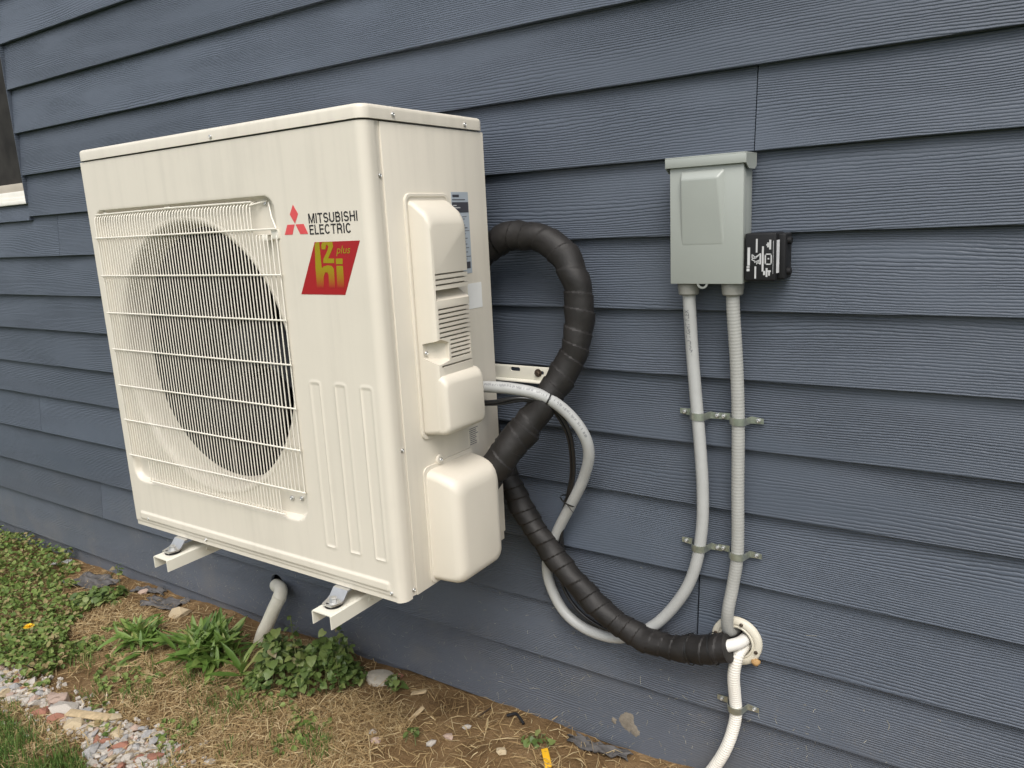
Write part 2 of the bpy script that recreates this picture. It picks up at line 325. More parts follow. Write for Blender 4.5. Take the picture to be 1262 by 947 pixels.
def rrect(a0, a1, b0, b1, r, n=6):
    out = []
    for (ca, cb, s0) in ((a1 - r, b1 - r, 0), (a0 + r, b1 - r, 90), (a0 + r, b0 + r, 180), (a1 - r, b0 + r, 270)):
        for k in range(n + 1):
            th = R(s0 + 90 * k / n); out.append((ca + r * math.cos(th), cb + r * math.sin(th)))
    return out
def cut(me, cutters):
    a = bpy.data.objects.new('tmp_target', me); COL.objects.link(a); tmp = [a]
    for c in cutters:
        co = bpy.data.objects.new('tmp_cut', c); COL.objects.link(co); tmp.append(co)
        md = a.modifiers.new('b', 'BOOLEAN'); md.object = co; md.operation = 'DIFFERENCE'; md.solver = 'EXACT'
    dg = bpy.context.evaluated_depsgraph_get(); dg.update()
    out = bpy.data.meshes.new_from_object(a.evaluated_get(dg))
    for t in tmp: bpy.data.objects.remove(t)
    return out
def text_mesh(body, size, mtx, extrude=0.0002, offset=0.0, shear=0.0):
    cu = bpy.data.curves.new('t', 'FONT'); cu.body = body; cu.size = size; cu.extrude = extrude; cu.offset = offset; cu.shear = shear; cu.resolution_u = 3
    o = bpy.data.objects.new('t', cu); COL.objects.link(o); dg = bpy.context.evaluated_depsgraph_get(); dg.update()
    me = bpy.data.meshes.new_from_object(o.evaluated_get(dg)); bpy.data.objects.remove(o); me.transform(mtx); return me
def screw(parent, p, axis, r=0.0042, name='screw', mat='steel'):
    prof = [(r, 0), (r, r * 0.35), (r * 0.8, r * 0.7), (r * 0.45, r * 0.85), (r * 0.3, r * 0.6)]
    m = MB()
    if axis == '-y': m.lathe([(a, -h) for a, h in prof], p, 'y', 12, True, True)
    elif axis == '+x': m.lathe(prof, p, 'x', 12, True, True)
    else: m.lathe(prof, p, 'z', 12, True, True)
    return m.build(name, mat, parent)

# ================================================================== GROUND
def gz(x, y):
    return 0.0045 + 0.0275 * min(1.6, max(-2.5, x)) - 0.03 * min(3.0, max(0.0, -y))
def gzn(x, y):
    z = gz(x, y)
    if -4 < x < 3 and y > -3: z += 0.016 * (noise.noise((x * 4, y * 4, 0)) ) + 0.007 * noise.noise((x * 17, y * 17, 3.3)) + 0.003 * noise.noise((x * 45, y * 45, 8))
    return z
xs = np.concatenate([[-80, -40, -20, -10, -6, -4], np.arange(-3, 2.2, 0.02), [2.6, 3.5, 5, 10, 20, 40, 80]])
ys = np.concatenate([[-80, -40, -20, -10, -5, -3, -2], np.arange(-1.5, 0.06, 0.02), [0.3, 5, 40, 80]])
gv = [(x, y, gzn(x, y) if y < 0.2 else gz(x, 0)) for y in ys for x in xs]
nx = len(xs); gf = [(j * nx + i, j * nx + i + 1, (j + 1) * nx + i + 1, (j + 1) * nx + i) for j in range(len(ys) - 1) for i in range(nx - 1)]
gm = bpy.data.meshes.new('ground'); gm.from_pydata(gv, [], gf)
ground = link('ground', gm, None, 'soil', 180); ground['kind'] = 'structure'

# ================================================================== HOUSE WALL
house = thing('house_wall', 'dark blue grey lap siding house wall with wood grain boards', 'wall', (0, 0, 0))
L = {1: 2.0088, 2: 1.8529, 3: 1.6999, 4: 1.5495, 5: 1.399, 6: 1.2493, 7: 1.1012, 8: 0.9655, 9: 0.8228, 10: 0.6882, 11: 0.5301, 12: 0.3678, 13: 0.2142, 14: 0.03, 15: -0.15}
for k in range(0, -10, -1): L[k] = L[k + 1] + 0.1535
TH = 0.0125
def board(x0, x1, zb, zt, holes=(), ext=0.022):
    rise = zt - zb; sl = 0.0160 / rise
    y0 = 0.0; yt = sl * (rise + ext)
    # profile (y, z) with eased lower front edge, extruded along x
    prof = [(TH, zb), (0.0014, zb), (0.0004, zb + 0.0006), (0.0, zb + 0.0018), (sl * rise * 0.5, zb + rise * 0.5), (yt, zt + ext), (yt + TH, zt + ext)]
    m = MB(); m.rings([[(x0, y, z) for y, z in prof], [(x1, y, z) for y, z in prof]])
    me = m.mesh('siding_board')
    if holes: me = cut(me, holes)
    return link('siding_board', me, house, 'siding', 20)
def cyl(c, r, axis='y', d=0.2):
    m = MB(); m.lathe([(r, -d / 2), (r, d / 2)], c, axis, 32, True, True); return m.mesh('c')
XL, XR = -7.5, 6.5
WX0, WX1 = -2.15, -1.262                      # window opening
G = 0.0010
joints = {5: [-4.4, 1.468, 5.1], 6: [-4.0, -1.085, 2.57], 11: [-5.1, -1.473, 2.18], 13: [-4.7, -1.095, 2.56], 12: [-2.3, 1.36, 5.0], 3: [-3.1, 2.75], 8: [-4.2, 3.1], 10: [-3.6, 2.45], 1: [-0.45, 3.2], 14: [-3.3, 3.9], 9: [-2.9, 4.3], 7: [-5.4, 3.7], 4: [-3.6, 4.0], 2: [-4.9, 2.2]}
HOLE_PVC = (-0.074, 0, 0.167); HOLE_SLEEVE = (1.448, 0, 0.398)
for k in range(-9, 16):
    zt, zb = L[k - 1] if (k - 1) in L else L[k] + 0.1535, L[k]
    cuts = [XL] + joints.get(k, []) + [XR]
    for a, b2 in zip(cuts[:-1], cuts[1:]):
        gg = 0.0018 if k == 12 else G; spans = [(a + (gg if a != XL else 0), b2 - (gg if b2 != XR else 0))]
        if zt > 1.46 and zb < 2.45:
            spans = [q for s0, s1 in spans for q in ((s0, min(s1, WX0)), (max(s0, WX1), s1)) if q[1] - q[0] > 0.02]
        for s0, s1 in spans:
            h = []
            if k == 14 and s0 < HOLE_PVC[0] < s1: h.append(cyl(HOLE_PVC, 0.030))
            if k == 12 and s0 < HOLE_SLEEVE[0] < s1: h.append(cyl(HOLE_SLEEVE, 0.036))
            if k == 12 and s0 > 0: pass
            board(s0, s1, zb, zt, h)
# narrow filler course under the window
board(WX0 + 0.002, WX1 - 0.003, 1.385, 1.4465, ext=0.001)
m = MB()
m.box(XL, WX0, 0.075, 0.10, -0.4, 3.5); m.box(WX1 + 0.0, XR, 0.075, 0.10, -0.4, 3.5); m.box(WX0, WX1, 0.075, 0.10, -0.4, 1.44); m.box(WX0, WX1, 0.075, 0.10, 2.46, 3.5)
m.build('wall_sheathing', 'sheathing', house, 0)
# dabs of mud dried on the lowest course
def mud(x, z, rx, rz, seed):
    n = 26; zb_ = max(v_ for v_ in L.values() if v_ <= z); k_ = [q for q in L if L[q] == zb_][0]; sl_ = 0.0160 / (L[k_ - 1] - zb_); V = []
    for ring, h_ in ((1.0, 0.0002), (0.8, 0.0012), (0.0, 0.0016)):
        for i in range(n):
            a_ = 2 * math.pi * i / n; q = ring * (1 + 0.5 * noise.noise((math.cos(a_) * 1.4 + seed, math.sin(a_) * 1.9, seed))); px_, pz_ = x + rx * q * math.cos(a_), z + rz * q * math.sin(a_); V.append((px_, sl_ * (pz_ - zb_) - h_, pz_))
    m = MB(); m.rings([V[:n], V[n:2 * n], V[2 * n:]], False, False); return m.build('mud_splash', 'mud', house, 60)
mud(1.185, 0.105, 0.020, 0.022, 1.0); mud(1.205, 0.088, 0.012, 0.013, 2.2); mud(1.150, 0.096, 0.007, 0.008, 3.1);
win = MB(); win.box(WX0 + 0.004, WX0 + 0.05, 0.028, 0.09, 1.5, 2.45, 0.003); win.box(WX1 - 0.05, WX1 - 0.004, 0.034, 0.09, 1.5, 2.45, 0.003); win.box(WX0 + 0.05, WX1 - 0.05, 0.034, 0.09, 2.40, 2.45, 0.003)
window = win.build('window', 'vinyl', house); window['label'] = 'dark window with insect screen and white vinyl sill'
MB().box(WX0 + 0.05, WX1 - 0.05, 0.06, 0.066, 1.53, 2.40).build('pane', 'glass', window, 0)
sm = MB(); sm.box(WX0 + 0.003, WX1 - 0.003, 0.0, 0.074, 1.4475, 1.463, 0.002); sm.box(WX0 + 0.003, WX1 - 0.003, 0.012, 0.0735, 1.464, 1.478, 0.002); sm.box(WX0 + 0.003, WX1 - 0.003, 0.024, 0.073, 1.479, 1.4985, 0.002)
sm.build('sill', 'vinyl', window)
MB().box(WX0 + 0.05, WX1 - 0.05, 0.035, 0.072, 1.4995, 1.5295, 0.002).build('bottom_rail', 'sill_wood', window)
MB().box(WX1 - 0.0035, WX1 - 0.0005, -0.001, 0.08, 1.4475, 2.46).build('jamb', 'siding', window)

# ================================================================== OUTDOOR UNIT
X0, X1, YF, YB, Z0, ZS, ZT = 0.0, 0.9271, -0.4572, -0.0977, 0.5645, 1.4823, 1.5075
unit = thing('heat_pump_unit', 'large cream heat pump outdoor unit with round fan grille hung on the siding', 'heat pump', (0.46, -0.28, Z0))
FCX, FCZ, FR = 0.3555, 1.022, 0.312
def sdrr(x, z, x0, x1, z0, z1, r):
    cx, cz = (x0 + x1) / 2, (z0 + z1) / 2; qx, qz = abs(x - cx) - (x1 - x0) / 2 + r, abs(z - cz) - (z1 - z0) / 2 + r
    return math.hypot(max(qx, 0), max(qz, 0)) + min(max(qx, qz), 0) - r
def sst(t): t = min(1, max(0, t)); return t * t * (3 - 2 * t)
def depth(x, z):
    d = 0.0
    s = sdrr(x, z, 0.030, 0.677, 0.690, 1.368, 0.035); d += 0.014 * sst(-s / 0.009)
    for a in (0.7215, 0.7915, 0.861):                                 # three pressed ribs
        s = sdrr(x, z, a, a + 0.036, 0.645, 1.004, 0.009); d -= 0.0022 * sst((0.0035 - abs(s + 0.0035)) / 0.0035) - 0.0006 * sst(-s / 0.004)
    s = sdrr(x, z, 0.026, 0.897, 0.583, 0.607, 0.007); d -= 0.0032 * sst(-s / 0.005)
    if z < 0.578: d += 0.002 * sst((0.578 - z) / 0.004)
    return d
CR = 0.020
xa = np.concatenate([[0, 0.004], np.linspace(0.008, X1 - CR, 300)])
za = np.concatenate([np.linspace(Z0, 0.612, 20), np.linspace(0.616, ZS - 0.0028, 285)])
cols = [(x, 0, x) for x in xa]
v = []; ncol = 0
def colpos(x, z):
    return (x, YF + depth(x, z), z)
side_prof = [(X1 - CR + CR * math.sin(R(a)), YF + CR - CR * math.cos(R(a))) for a in (15, 30, 45, 60, 75, 90)] + [(X1, -0.4275)]
side_prof += [(X1 - 0.004, -0.4270)]
for z in za:
    v.append((0.0012, YF + 0.30, z)); v.append((0.0, YF + 0.004, z))
    for x in xa[1:]: v.append(colpos(float(x), float(z)))
    for (x, y) in side_prof: v.append((x, y, z))
nc = 2 + len(xa) - 1 + len(side_prof); f = []
for j in range(len(za) - 1):
    for i in range(nc - 1):
        a = j * nc + i; q = (a, a + 1, a + nc + 1, a + nc)
        cx = sum(v[k][0] for k in q) / 4; cz = sum(v[k][2] for k in q) / 4
        if i > 1 and math.hypot(cx - FCX, cz - FCZ) < FR: continue
        f.append(q)
fm = bpy.data.meshes.new('front_panel'); fm.from_pydata(v, [], f)
front = link('front_panel', fm, unit, 'cream', 40)
# lid
def lid_ring(ins, z): return [(p[0], p[1], z) for p in rrect(X0 - 0.003 + ins, X1 + 0.003 - ins, YF - 0.003 + ins, YB + 0.004 - ins, 0.022 - ins * 0.8, 7)]
m = MB(); m.rings([lid_ring(0.0, ZS + 0.0002), lid_ring(0, ZT - 0.008), lid_ring(0.0007, ZT - 0.0045), lid_ring(0.0025, ZT - 0.0018), lid_ring(0.0055, ZT - 0.0003), lid_ring(0.009, ZT)])
lid = m.build('lid', 'cream', unit)
# right side service panel, left panel, back coil, base pan
m = MB(); m.box(X1 - 0.012, X1, -0.4130, YB, Z0 + 0.001, ZS - 0.0028, 0.0012, 2); m.build('side_panel', 'cream', unit)
m = MB(); m.box(X1 - 0.010, X1 - 0.0035, -0.4268, -0.4135, Z0 + 0.002, ZS - 0.002); m.build('corner_groove', 'cream', unit, 0)
MB().box(0.0014, 0.008, YF + 0.02, YB, Z0 + 0.001, ZS - 0.0015).build('left_panel', 'cream', unit)
MB().box(0.010, X1 - 0.013, YF + 0.006, YB - 0.001, Z0 + 0.0005, Z0 + 0.012).build('base_pan', 'cream', unit)
MB().box(0.72, 0.724, YF + 0.03, YB - 0.03, Z0 + 0.013, ZS - 0.004).build('partition', 'dark_metal_shade', unit)
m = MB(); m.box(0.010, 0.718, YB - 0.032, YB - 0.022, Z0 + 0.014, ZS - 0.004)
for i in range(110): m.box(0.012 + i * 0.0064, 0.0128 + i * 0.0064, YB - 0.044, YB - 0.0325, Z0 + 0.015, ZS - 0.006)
m.build('coil', 'dark_metal_shade', unit, 0)
MB().box(0.0085, 0.0098, YF + 0.03, YB - 0.05, Z0 + 0.014, ZS - 0.004).build('shade_liner', 'dark_metal_shade', unit, 0)  # three added plates, near black: the cavity's shade put into their colour
MB().box(0.010, 0.7195, YF + 0.03, YB - 0.05, Z0 + 0.0125, Z0 + 0.0136).build('shade_liner', 'dark_metal_shade', unit, 0)
MB().box(0.010, 0.7195, YF + 0.03, YB - 0.05, ZS - 0.0035, ZS - 0.0020).build('shade_liner', 'dark_metal_shade', unit, 0)
# bell mouth
m = MB(); m.lathe([(FR + 0.007, 0.0138), (FR + 0.005, 0.0125), (FR + 0.001, 0.0124), (FR - 0.004, 0.0140), (FR - 0.009, 0.019), (FR - 0.013, 0.030), (FR - 0.016, 0.048), (FR - 0.017, 0.078), (FR - 0.013, 0.080), (FR + 0.01, 0.030), (FR + 0.006, 0.017)], (FCX, YF, FCZ), 'y', 128)
m.build('bell_mouth', 'cream', unit, 50)
# fan
fan = thing('fan', '', '', (FCX, YF + 0.165, FCZ)); del fan['label'], fan['category']
fan.parent = unit; fan.matrix_parent_inverse = Matrix.Translation(-Vector(unit.location))
def fpart(mb, name, mat):
    me = mb.mesh(name); o = link(name, me, None, mat, 40); o.parent = fan; o.matrix_parent_inverse = Matrix.Translation(-Vector((FCX, YF + 0.165, FCZ))); return o
m = MB(); m.lathe([(0.0, -0.055), (0.03, -0.055), (0.055, -0.045), (0.065, -0.02), (0.065, 0.05), (0.03, 0.055)], (FCX, YF + 0.165, FCZ), 'y', 32, True, True); fpart(m, 'hub', 'fan_plastic')
for kk in range(3):
    rs = []
    for i in range(13):
        t = i / 12; rad = 0.06 + 0.222 * t; base = R(120 * kk + 18) - 0.55 * t * t
        row = []
        wdt = 0.85 - 0.15 * t
        for j in range(9):
            u = j / 8 - 0.5; th = base + u * wdt * 1.35; yy = YF + 0.165 + u * 0.105 - 0.02 * (1 - 4 * u * u)
            row.append((FCX + rad * math.cos(th), yy, FCZ + rad * math.sin(th)))
        rs.append(row)
    m = MB(); m.rings(rs, False, False, False)
    back = [[(p[0], p[1] + 0.003, p[2]) for p in r] for r in rs]; m.rings(back, False, False, False)
    fpart(m, 'blade', 'fan_plastic')
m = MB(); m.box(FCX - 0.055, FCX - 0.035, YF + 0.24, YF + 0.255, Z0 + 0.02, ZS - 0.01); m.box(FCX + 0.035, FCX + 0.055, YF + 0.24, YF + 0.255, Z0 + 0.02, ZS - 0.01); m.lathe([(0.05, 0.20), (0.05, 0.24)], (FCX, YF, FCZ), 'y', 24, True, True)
m.build('motor_support', 'dark_metal_shade', unit)

# grille of wires
grille = bpy.data.objects.new('fan_grille', None); COL.objects.link(grille); grille.parent = unit; grille.matrix_parent_inverse = Matrix.Translation(-Vector(unit.location)); grille.empty_display_size = 0.05
for q in ((0.634, 0.650, YF - 0.0035, YF + 0.013, 1.280, 1.292), (0.060, 0.072, YF + 0.006, YF + 0.016, 1.352, 1.362), (0.31, 0.33, YF + 0.004, YF + 0.016, 1.354, 1.362), (0.664, 0.684, YF - 0.004, YF + 0.012, 1.283, 1.301)):
    MB().box(*q, 0.001).build('grille_tab', 'wire', grille)
gr = MB(); gr.tube([(0.648, YF + 0.011, 1.354), (0.668, YF - 0.002, 1.325), (0.680, YF - 0.003, 1.300)], 0.0016, 6)
gr.build('wire', 'wire', grille)
MB().tube([(0.608, YF - 0.004, 1.350), (0.625, YF + 0.006, 1.354), (0.644, YF + 0.013, 1.357)], 0.0016, 6).build('wire', 'wire', grille)
def wire_mesh(z_top, z_bot, lower_bend=False):
    p = []
    if z_top > 1.32: p += [(0, 0.013, z_top + 0.010), (0, 0.004, z_top + 0.008), (0, -0.0022, z_top + 0.002), (0, -0.0040, z_top - 0.008)]
    else: p += [(0, 0.010, z_top), (0, -0.003, z_top - 0.001), (0, -0.0040, z_top - 0.006)]
    p += [(0, -0.0040, (z_top + z_bot) / 2), (0, -0.0040, z_bot + 0.006), (0, -0.003, z_bot)]
    return MB().tube(p, 0.0014, 6).mesh('wire')
w_long, w_short, w_right = wire_mesh(1.347, 0.700), wire_mesh(1.347, 0.757), wire_mesh(1.292, 0.757)
for wm in (w_long, w_short, w_right):
    wm.materials.append(M['wire']); wm.polygons.foreach_set('use_smooth', np.ones(len(wm.polygons), dtype=bool))
wx = [0.0355 + 0.0104 * i for i in range(59)] + [0.6505, 0.664, 0.6785]
for x in wx:
    me = w_right if x > 0.612 else (w_long if 0.108 < x < 0.606 else w_short)
    o = bpy.data.objects.new('wire', me); COL.objects.link(o); o.parent = grille; o.location = (x - unit.location.x + 0.0, 0, 0)
    o.matrix_parent_inverse = Matrix(); o.location = (x, YF, 0)
for i, z in enumerate((1.302, 1.213, 1.123, 1.033, 0.942, 0.853, 0.761)):
    MB().tube([(0.032, YF - 0.0072, z), (0.35, YF - 0.0075, z), (0.684, YF - 0.0072, z)], 0.0019, 6).build('cross_rod', 'wire', grille)
MB().tube([(0.107, YF - 0.0062, 0.7005), (0.35, YF - 0.0065, 0.7005), (0.612, YF - 0.0062, 0.7005)], 0.0019, 6).build('cross_rod', 'wire', grille)
MB().tube([(0.032, YF + 0.001, 1.3565), (0.35, YF + 0.001, 1.3585), (0.608, YF + 0.001, 1.3565)], 0.0019, 6).build('cross_rod', 'wire', grille)
screw(unit, (0.6165, YF + 0.0138, 0.733), '-y', 0.006); screw(unit, (0.648, YF + 0.0138, 0.737), '-y', 0.0055); screw(unit, (0.637, YF + 0.0138, 1.352), '-y', 0.0045); screw(unit, (0.055, YF + 0.0138, 1.350), '-y', 0.0045)
# outer screws
for p in ((0.513, YF - 0.003, 1.490), (0.0643, YF - 0.001, 0.590), (0.2987, YF + 0.001, 0.578), (0.899, YF + 0.000, 0.583)): screw(unit, p, '-y', 0.0042)
for p in ((X1 + 0.003, -0.381, 1.4925), (X1 + 0.003, -0.165, 1.4905)): screw(unit, p, '+x', 0.0042)
for p in ((X1 - 0.0035, -0.4205, 1.386), (X1 - 0.0035, -0.4205, 0.872), (X1 - 0.0035, -0.4205, 0.580)): screw(unit, p, '+x', 0.0042)

# cable cover on the side panel (base flange + raised housing with vent slots and finger scoops + terminal bulge)
def yz_ring(x, y0, y1, z0, z1, r): return [(x, p[0], p[1]) for p in rrect(y0, y1, z0, z1, r, 6)]
m = MB(); m.rings([yz_ring(X1 - 0.001, -0.366, -0.232, 0.876, 1.355, 0.016), yz_ring(X1 + 0.003, -0.366, -0.232, 0.876, 1.355, 0.016), yz_ring(X1 + 0.0042, -0.3645, -0.2335, 0.8775, 1.3535, 0.015), yz_ring(X1 + 0.0042, -0.360, -0.238, 0.882, 1.349, 0.012), yz_ring(X1 + 0.0022, -0.358, -0.240, 0.884, 1.347, 0.010)])
cover = m.build('cable_cover', 'cream_plastic', unit)
D = 0.050
m = MB(); m.rings([yz_ring(X1 + 0.001, -0.358, -0.2385, 0.886, 1.342, 0.009), yz_ring(X1 + 0.012, -0.3578, -0.239, 0.8865, 1.338, 0.010), yz_ring(X1 + 0.037, -0.3570, -0.2415, 0.889, 1.320, 0.012), yz_ring(X1 + 0.0445, -0.3562, -0.2430, 0.891, 1.309, 0.013), yz_ring(X1 + 0.0485, -0.3540, -0.2455, 0.894, 1.301, 0.013), yz_ring(X1 + 0.050, -0.3505, -0.2490, 0.898, 1.293, 0.012)])
hm = m.mesh('housing'); cuts = []
def slot(y0, y1, z, h=0.0033, slope=0.0):
    q = MB(); q.box(X1 + 0.036, X1 + 0.09, y0, y1, z - h / 2, z + h / 2); return q.mesh('s')
for z in (1.2025, 1.1925, 1.1825): cuts.append(slot(-0.349, -0.2, z))
for z in (1.136, 1.127, 1.118, 1.109, 1.100, 1.091, 1.082): cuts.append(slot(-0.347, -0.2, z))
for z in (1.0735, 1.065, 1.0565, 1.048, 1.0395): cuts.append(slot(-0.316, -0.252, z))
cuts.append(slot(-0.346, -0.2, 1.026))
# finger scoop open to the rear
q = MB(); q.rings([[(X1 + 0.070, -0.3505, 1.1735), (X1 + 0.070, -0.3505, 1.149), (X1 + 0.046, -0.3505, 1.154), (X1 + 0.022, -0.3505, 1.170), (X1 + 0.022, -0.3505, 1.1735)], [(X1 + 0.070, -0.20, 1.1735), (X1 + 0.070, -0.20, 1.145), (X1 + 0.046, -0.20, 1.152), (X1 + 0.018, -0.20, 1.168), (X1 + 0.018, -0.20, 1.1735)]]); cuts.append(q.mesh('s'))
# finger scoop open to the front corner
q = MB(); q.rings([[(X1 + 0.012, -0.40, 1.064), (X1 + 0.075, -0.40, 1.082), (X1 + 0.075, -0.40, 1.024), (X1 + 0.012, -0.40, 1.046)], [(X1 + 0.014, -0.345, 1.072), (X1 + 0.075, -0.345, 1.084), (X1 + 0.075, -0.345, 1.022), (X1 + 0.014, -0.345, 1.042)], [(X1 + 0.042, -0.3215, 1.068), (X1 + 0.075, -0.3215, 1.076), (X1 + 0.075, -0.3215, 1.026), (X1 + 0.042, -0.3215, 1.038)]]); cuts.append(q.mesh('s'))
hm = cut(hm, cuts); link('housing', hm, cover, 'cream_plastic', 32)
m = MB(); m.rings([yz_ring(X1 + 0.002, -0.3545, -0.2290, 0.8865, 1.010, 0.009), yz_ring(X1 + 0.030, -0.3555, -0.2285, 0.8875, 1.010, 0.011), yz_ring(X1 + 0.050, -0.3568, -0.2290, 0.8895, 1.008, 0.011), yz_ring(X1 + 0.0575, -0.3562, -0.2300, 0.892, 1.003, 0.012), yz_ring(X1 + 0.0625, -0.3540, -0.2325, 0.8965, 0.997, 0.012), yz_ring(X1 + 0.0650, -0.3500, -0.2365, 0.9015, 0.991, 0.011)])
m.build('terminal_bulge', 'cream_plastic', cover)
screw(cover, (X1 + 0.0165, -0.352, 1.052), '+x', 0.0045)
# valve cover
def vr(x, dy0, dy1, dz0, dz1, r): return yz_ring(X1 + x, -0.366 + dy0, -0.201 - dy1, 0.572 + dz0, 0.818 - dz1, r)
m = MB(); m.rings([vr(-0.001, -0.003, 0, -0.002, -0.002, 0.014), vr(0.003, -0.003, 0, -0.002, -0.002, 0.014), vr(0.0035, 0.002, 0.002, 0.003, 0.006, 0.016), vr(0.03, 0.003, 0.003, 0.003, 0.010, 0.017), vr(0.056, 0.0045, 0.0045, 0.004, 0.017, 0.019), vr(0.066, 0.0075, 0.0075, 0.007, 0.022, 0.021), vr(0.0725, 0.013, 0.013, 0.012, 0.029, 0.022), vr(0.0765, 0.021, 0.021, 0.019, 0.038, 0.022), vr(0.078, 0.031, 0.031, 0.028, 0.049, 0.020)])
vc = m.build('valve_cover', 'cream_plastic', unit, 50)
m = MB(); m.lathe([(0.0105, 0), (0.0105, 0.004), (0.009, 0.0055)], (X1 + 0.0005, -0.318, 0.825), 'x', 20, True, True); m.build('screw_tab', 'cream_plastic', vc)
screw(vc, (X1 + 0.006, -0.318, 0.825), '+x', 0.0045)
# rear guard leg seen past the valve cover
MB().box(X1 - 0.002, X1 + 0.0008, -0.140, YB + 0.004, Z0 + 0.02, 0.80, 0.0004).build('rear_edge', 'cream', unit)
# stickers
def decal(name, mat, parent, y0, y1, z0, z1, t=0.0006, x=X1):
    m = MB(); m.poly([(y0, z0), (y1, z0), (y1, z1), (y0, z1)], x + t, t * 0.9, 'x'); return m.build(name, mat, parent, 0)
rl = decal('rating_label', 'label_blue', unit, -0.2205, -0.1640, 1.192, 1.3575)
decal('print_block', 'print_dark', rl, -0.2195, -0.165, 1.3165, 1.3375, 0.0009)
decal('print_line', 'print_dark', rl, -0.2165, -0.195, 1.3475, 1.3525, 0.0009)
decal('print_line', 'print_dark', rl, -0.2180, -0.175, 1.3415, 1.3432, 0.0009)
for i in range(3): decal('print_line', 'print_white', rl, -0.2165, -0.205 + 0.012 * (i % 2), 1.321 + i * 0.0045, 1.3228 + i * 0.0045, 0.0012)
zz = 1.309
while zz > 1.222:
    a = -0.190 + random.random() * 0.006; hh = 0.0014 + 0.0012 * random.random()
    decal('print_line', 'print_faint', rl, a, a + 0.006 + random.random() * 0.014, zz - hh, zz, 0.0009); zz -= 0.0042 + random.random() * 0.006
decal('print_block', 'print_dark', rl, -0.187, -0.169, 1.202, 1.216, 0.0009)
decal('plain_label', 'label_white', unit, -0.1835, -0.1340, 1.1165, 1.1700)
nl = decal('notice_label', 'cream_plastic', unit, -0.2125, -0.1765, 0.822, 0.864)
for i in range(9):
    a = -0.2095 + 0.002 * random.random(); decal('print_line', 'print_faint', nl, a, a + 0.014 + 0.016 * random.random(), 0.8245 + i * 0.0043, 0.8262 + i * 0.0043, 0.0009)
# front emblem, lettering and badge
YP = YF - 0.0005
emb = MB(); emb.poly([(0.7305, 1.3452), (0.7425, 1.3275), (0.7312, 1.3098), (0.7193, 1.3275)], YP); emb.poly([(0.7090, 1.3085), (0.7298, 1.3085), (0.7211, 1.2897), (0.6990, 1.2897)], YP); emb.poly([(0.7325, 1.3085), (0.7546, 1.3085), (0.7648, 1.2897), (0.7428, 1.2897)], YP)
emb.build('emblem', 'print_red', unit, 0)
def front_text(name, body, x0, x1, zb, cap, mat, parent, off=0.0, shear=0.0, y=YP):
    me = text_mesh(body, 1.0, Matrix(), 0.0, off, shear)
    co = np.array([v.co[:] for v in me.vertices]); a, b2 = co[:, 0].min(), co[:, 0].max(); hgt = 0.729
    sx = (x1 - x0) / (b2 - a)
    me.transform(Matrix(((sx, 0, 0, x0 - a * sx), (0, 0, 1, y), (0, cap / hgt, 0, zb), (0, 0, 0, 1))))
    return link(name, me, parent, mat, 0)
def arc(cx, cz, rx, rz, a0, a1, n=9): return [(cx + rx * math.cos(R(a0 + (a1 - a0) * k / n)), cz + rz * math.sin(R(a0 + (a1 - a0) * k / n))) for k in range(n + 1)]
TK = 0.155                                                            # stroke weight relative to cap height
LET = {'I': (0.16, [[(0.08, 0), (0.08, 1)]]), 'L': (0.46, [[(0.08, 1), (0.08, 0.075), (0.46, 0.075)]]), 'T': (0.56, [[(0, 0.925), (0.56, 0.925)], [(0.28, 0.9), (0.28, 0)]]),
    'E': (0.50, [[(0.50, 0.925), (0.08, 0.925), (0.08, 0.075), (0.50, 0.075)], [(0.08, 0.52), (0.46, 0.52)]]), 'H': (0.60, [[(0.08, 0), (0.08, 1)], [(0.52, 0), (0.52, 1)], [(0.08, 0.52), (0.52, 0.52)]]),
    'M': (0.74, [[(0.08, 0), (0.08, 1)], [(0.66, 0), (0.66, 1)], [(0.10, 0.97), (0.37, 0.08), (0.64, 0.97)]]),
    'U': (0.60, [[(0.08, 1), (0.08, 0.30)] + arc(0.30, 0.30, 0.22, 0.225, 180, 360) + [(0.52, 1)]]),
    'C': (0.62, [arc(0.31, 0.5, 0.23, 0.425, 38, 322, 18)]),
    'S': (0.56, [arc(0.28, 0.70, 0.20, 0.225, 20, 250, 12) + arc(0.28, 0.295, 0.215, 0.22, 75, -160, 12)]),
    'B': (0.58, [[(0.08, 0), (0.08, 1)], [(0.08, 0.925), (0.30, 0.925)] + arc(0.30, 0.725, 0.17, 0.20, 90, -90) + [(0.08, 0.525)], [(0.30, 0.525)] + arc(0.31, 0.30, 0.19, 0.225, 90, -90) + [(0.08, 0.075)]]),
    'R': (0.60, [[(0.08, 0), (0.08, 1)], [(0.08, 0.925), (0.32, 0.925)] + arc(0.32, 0.70, 0.18, 0.225, 90, -90) + [(0.08, 0.475)], [(0.36, 0.46), (0.47, 0.38), (0.50, 0.0)]])}
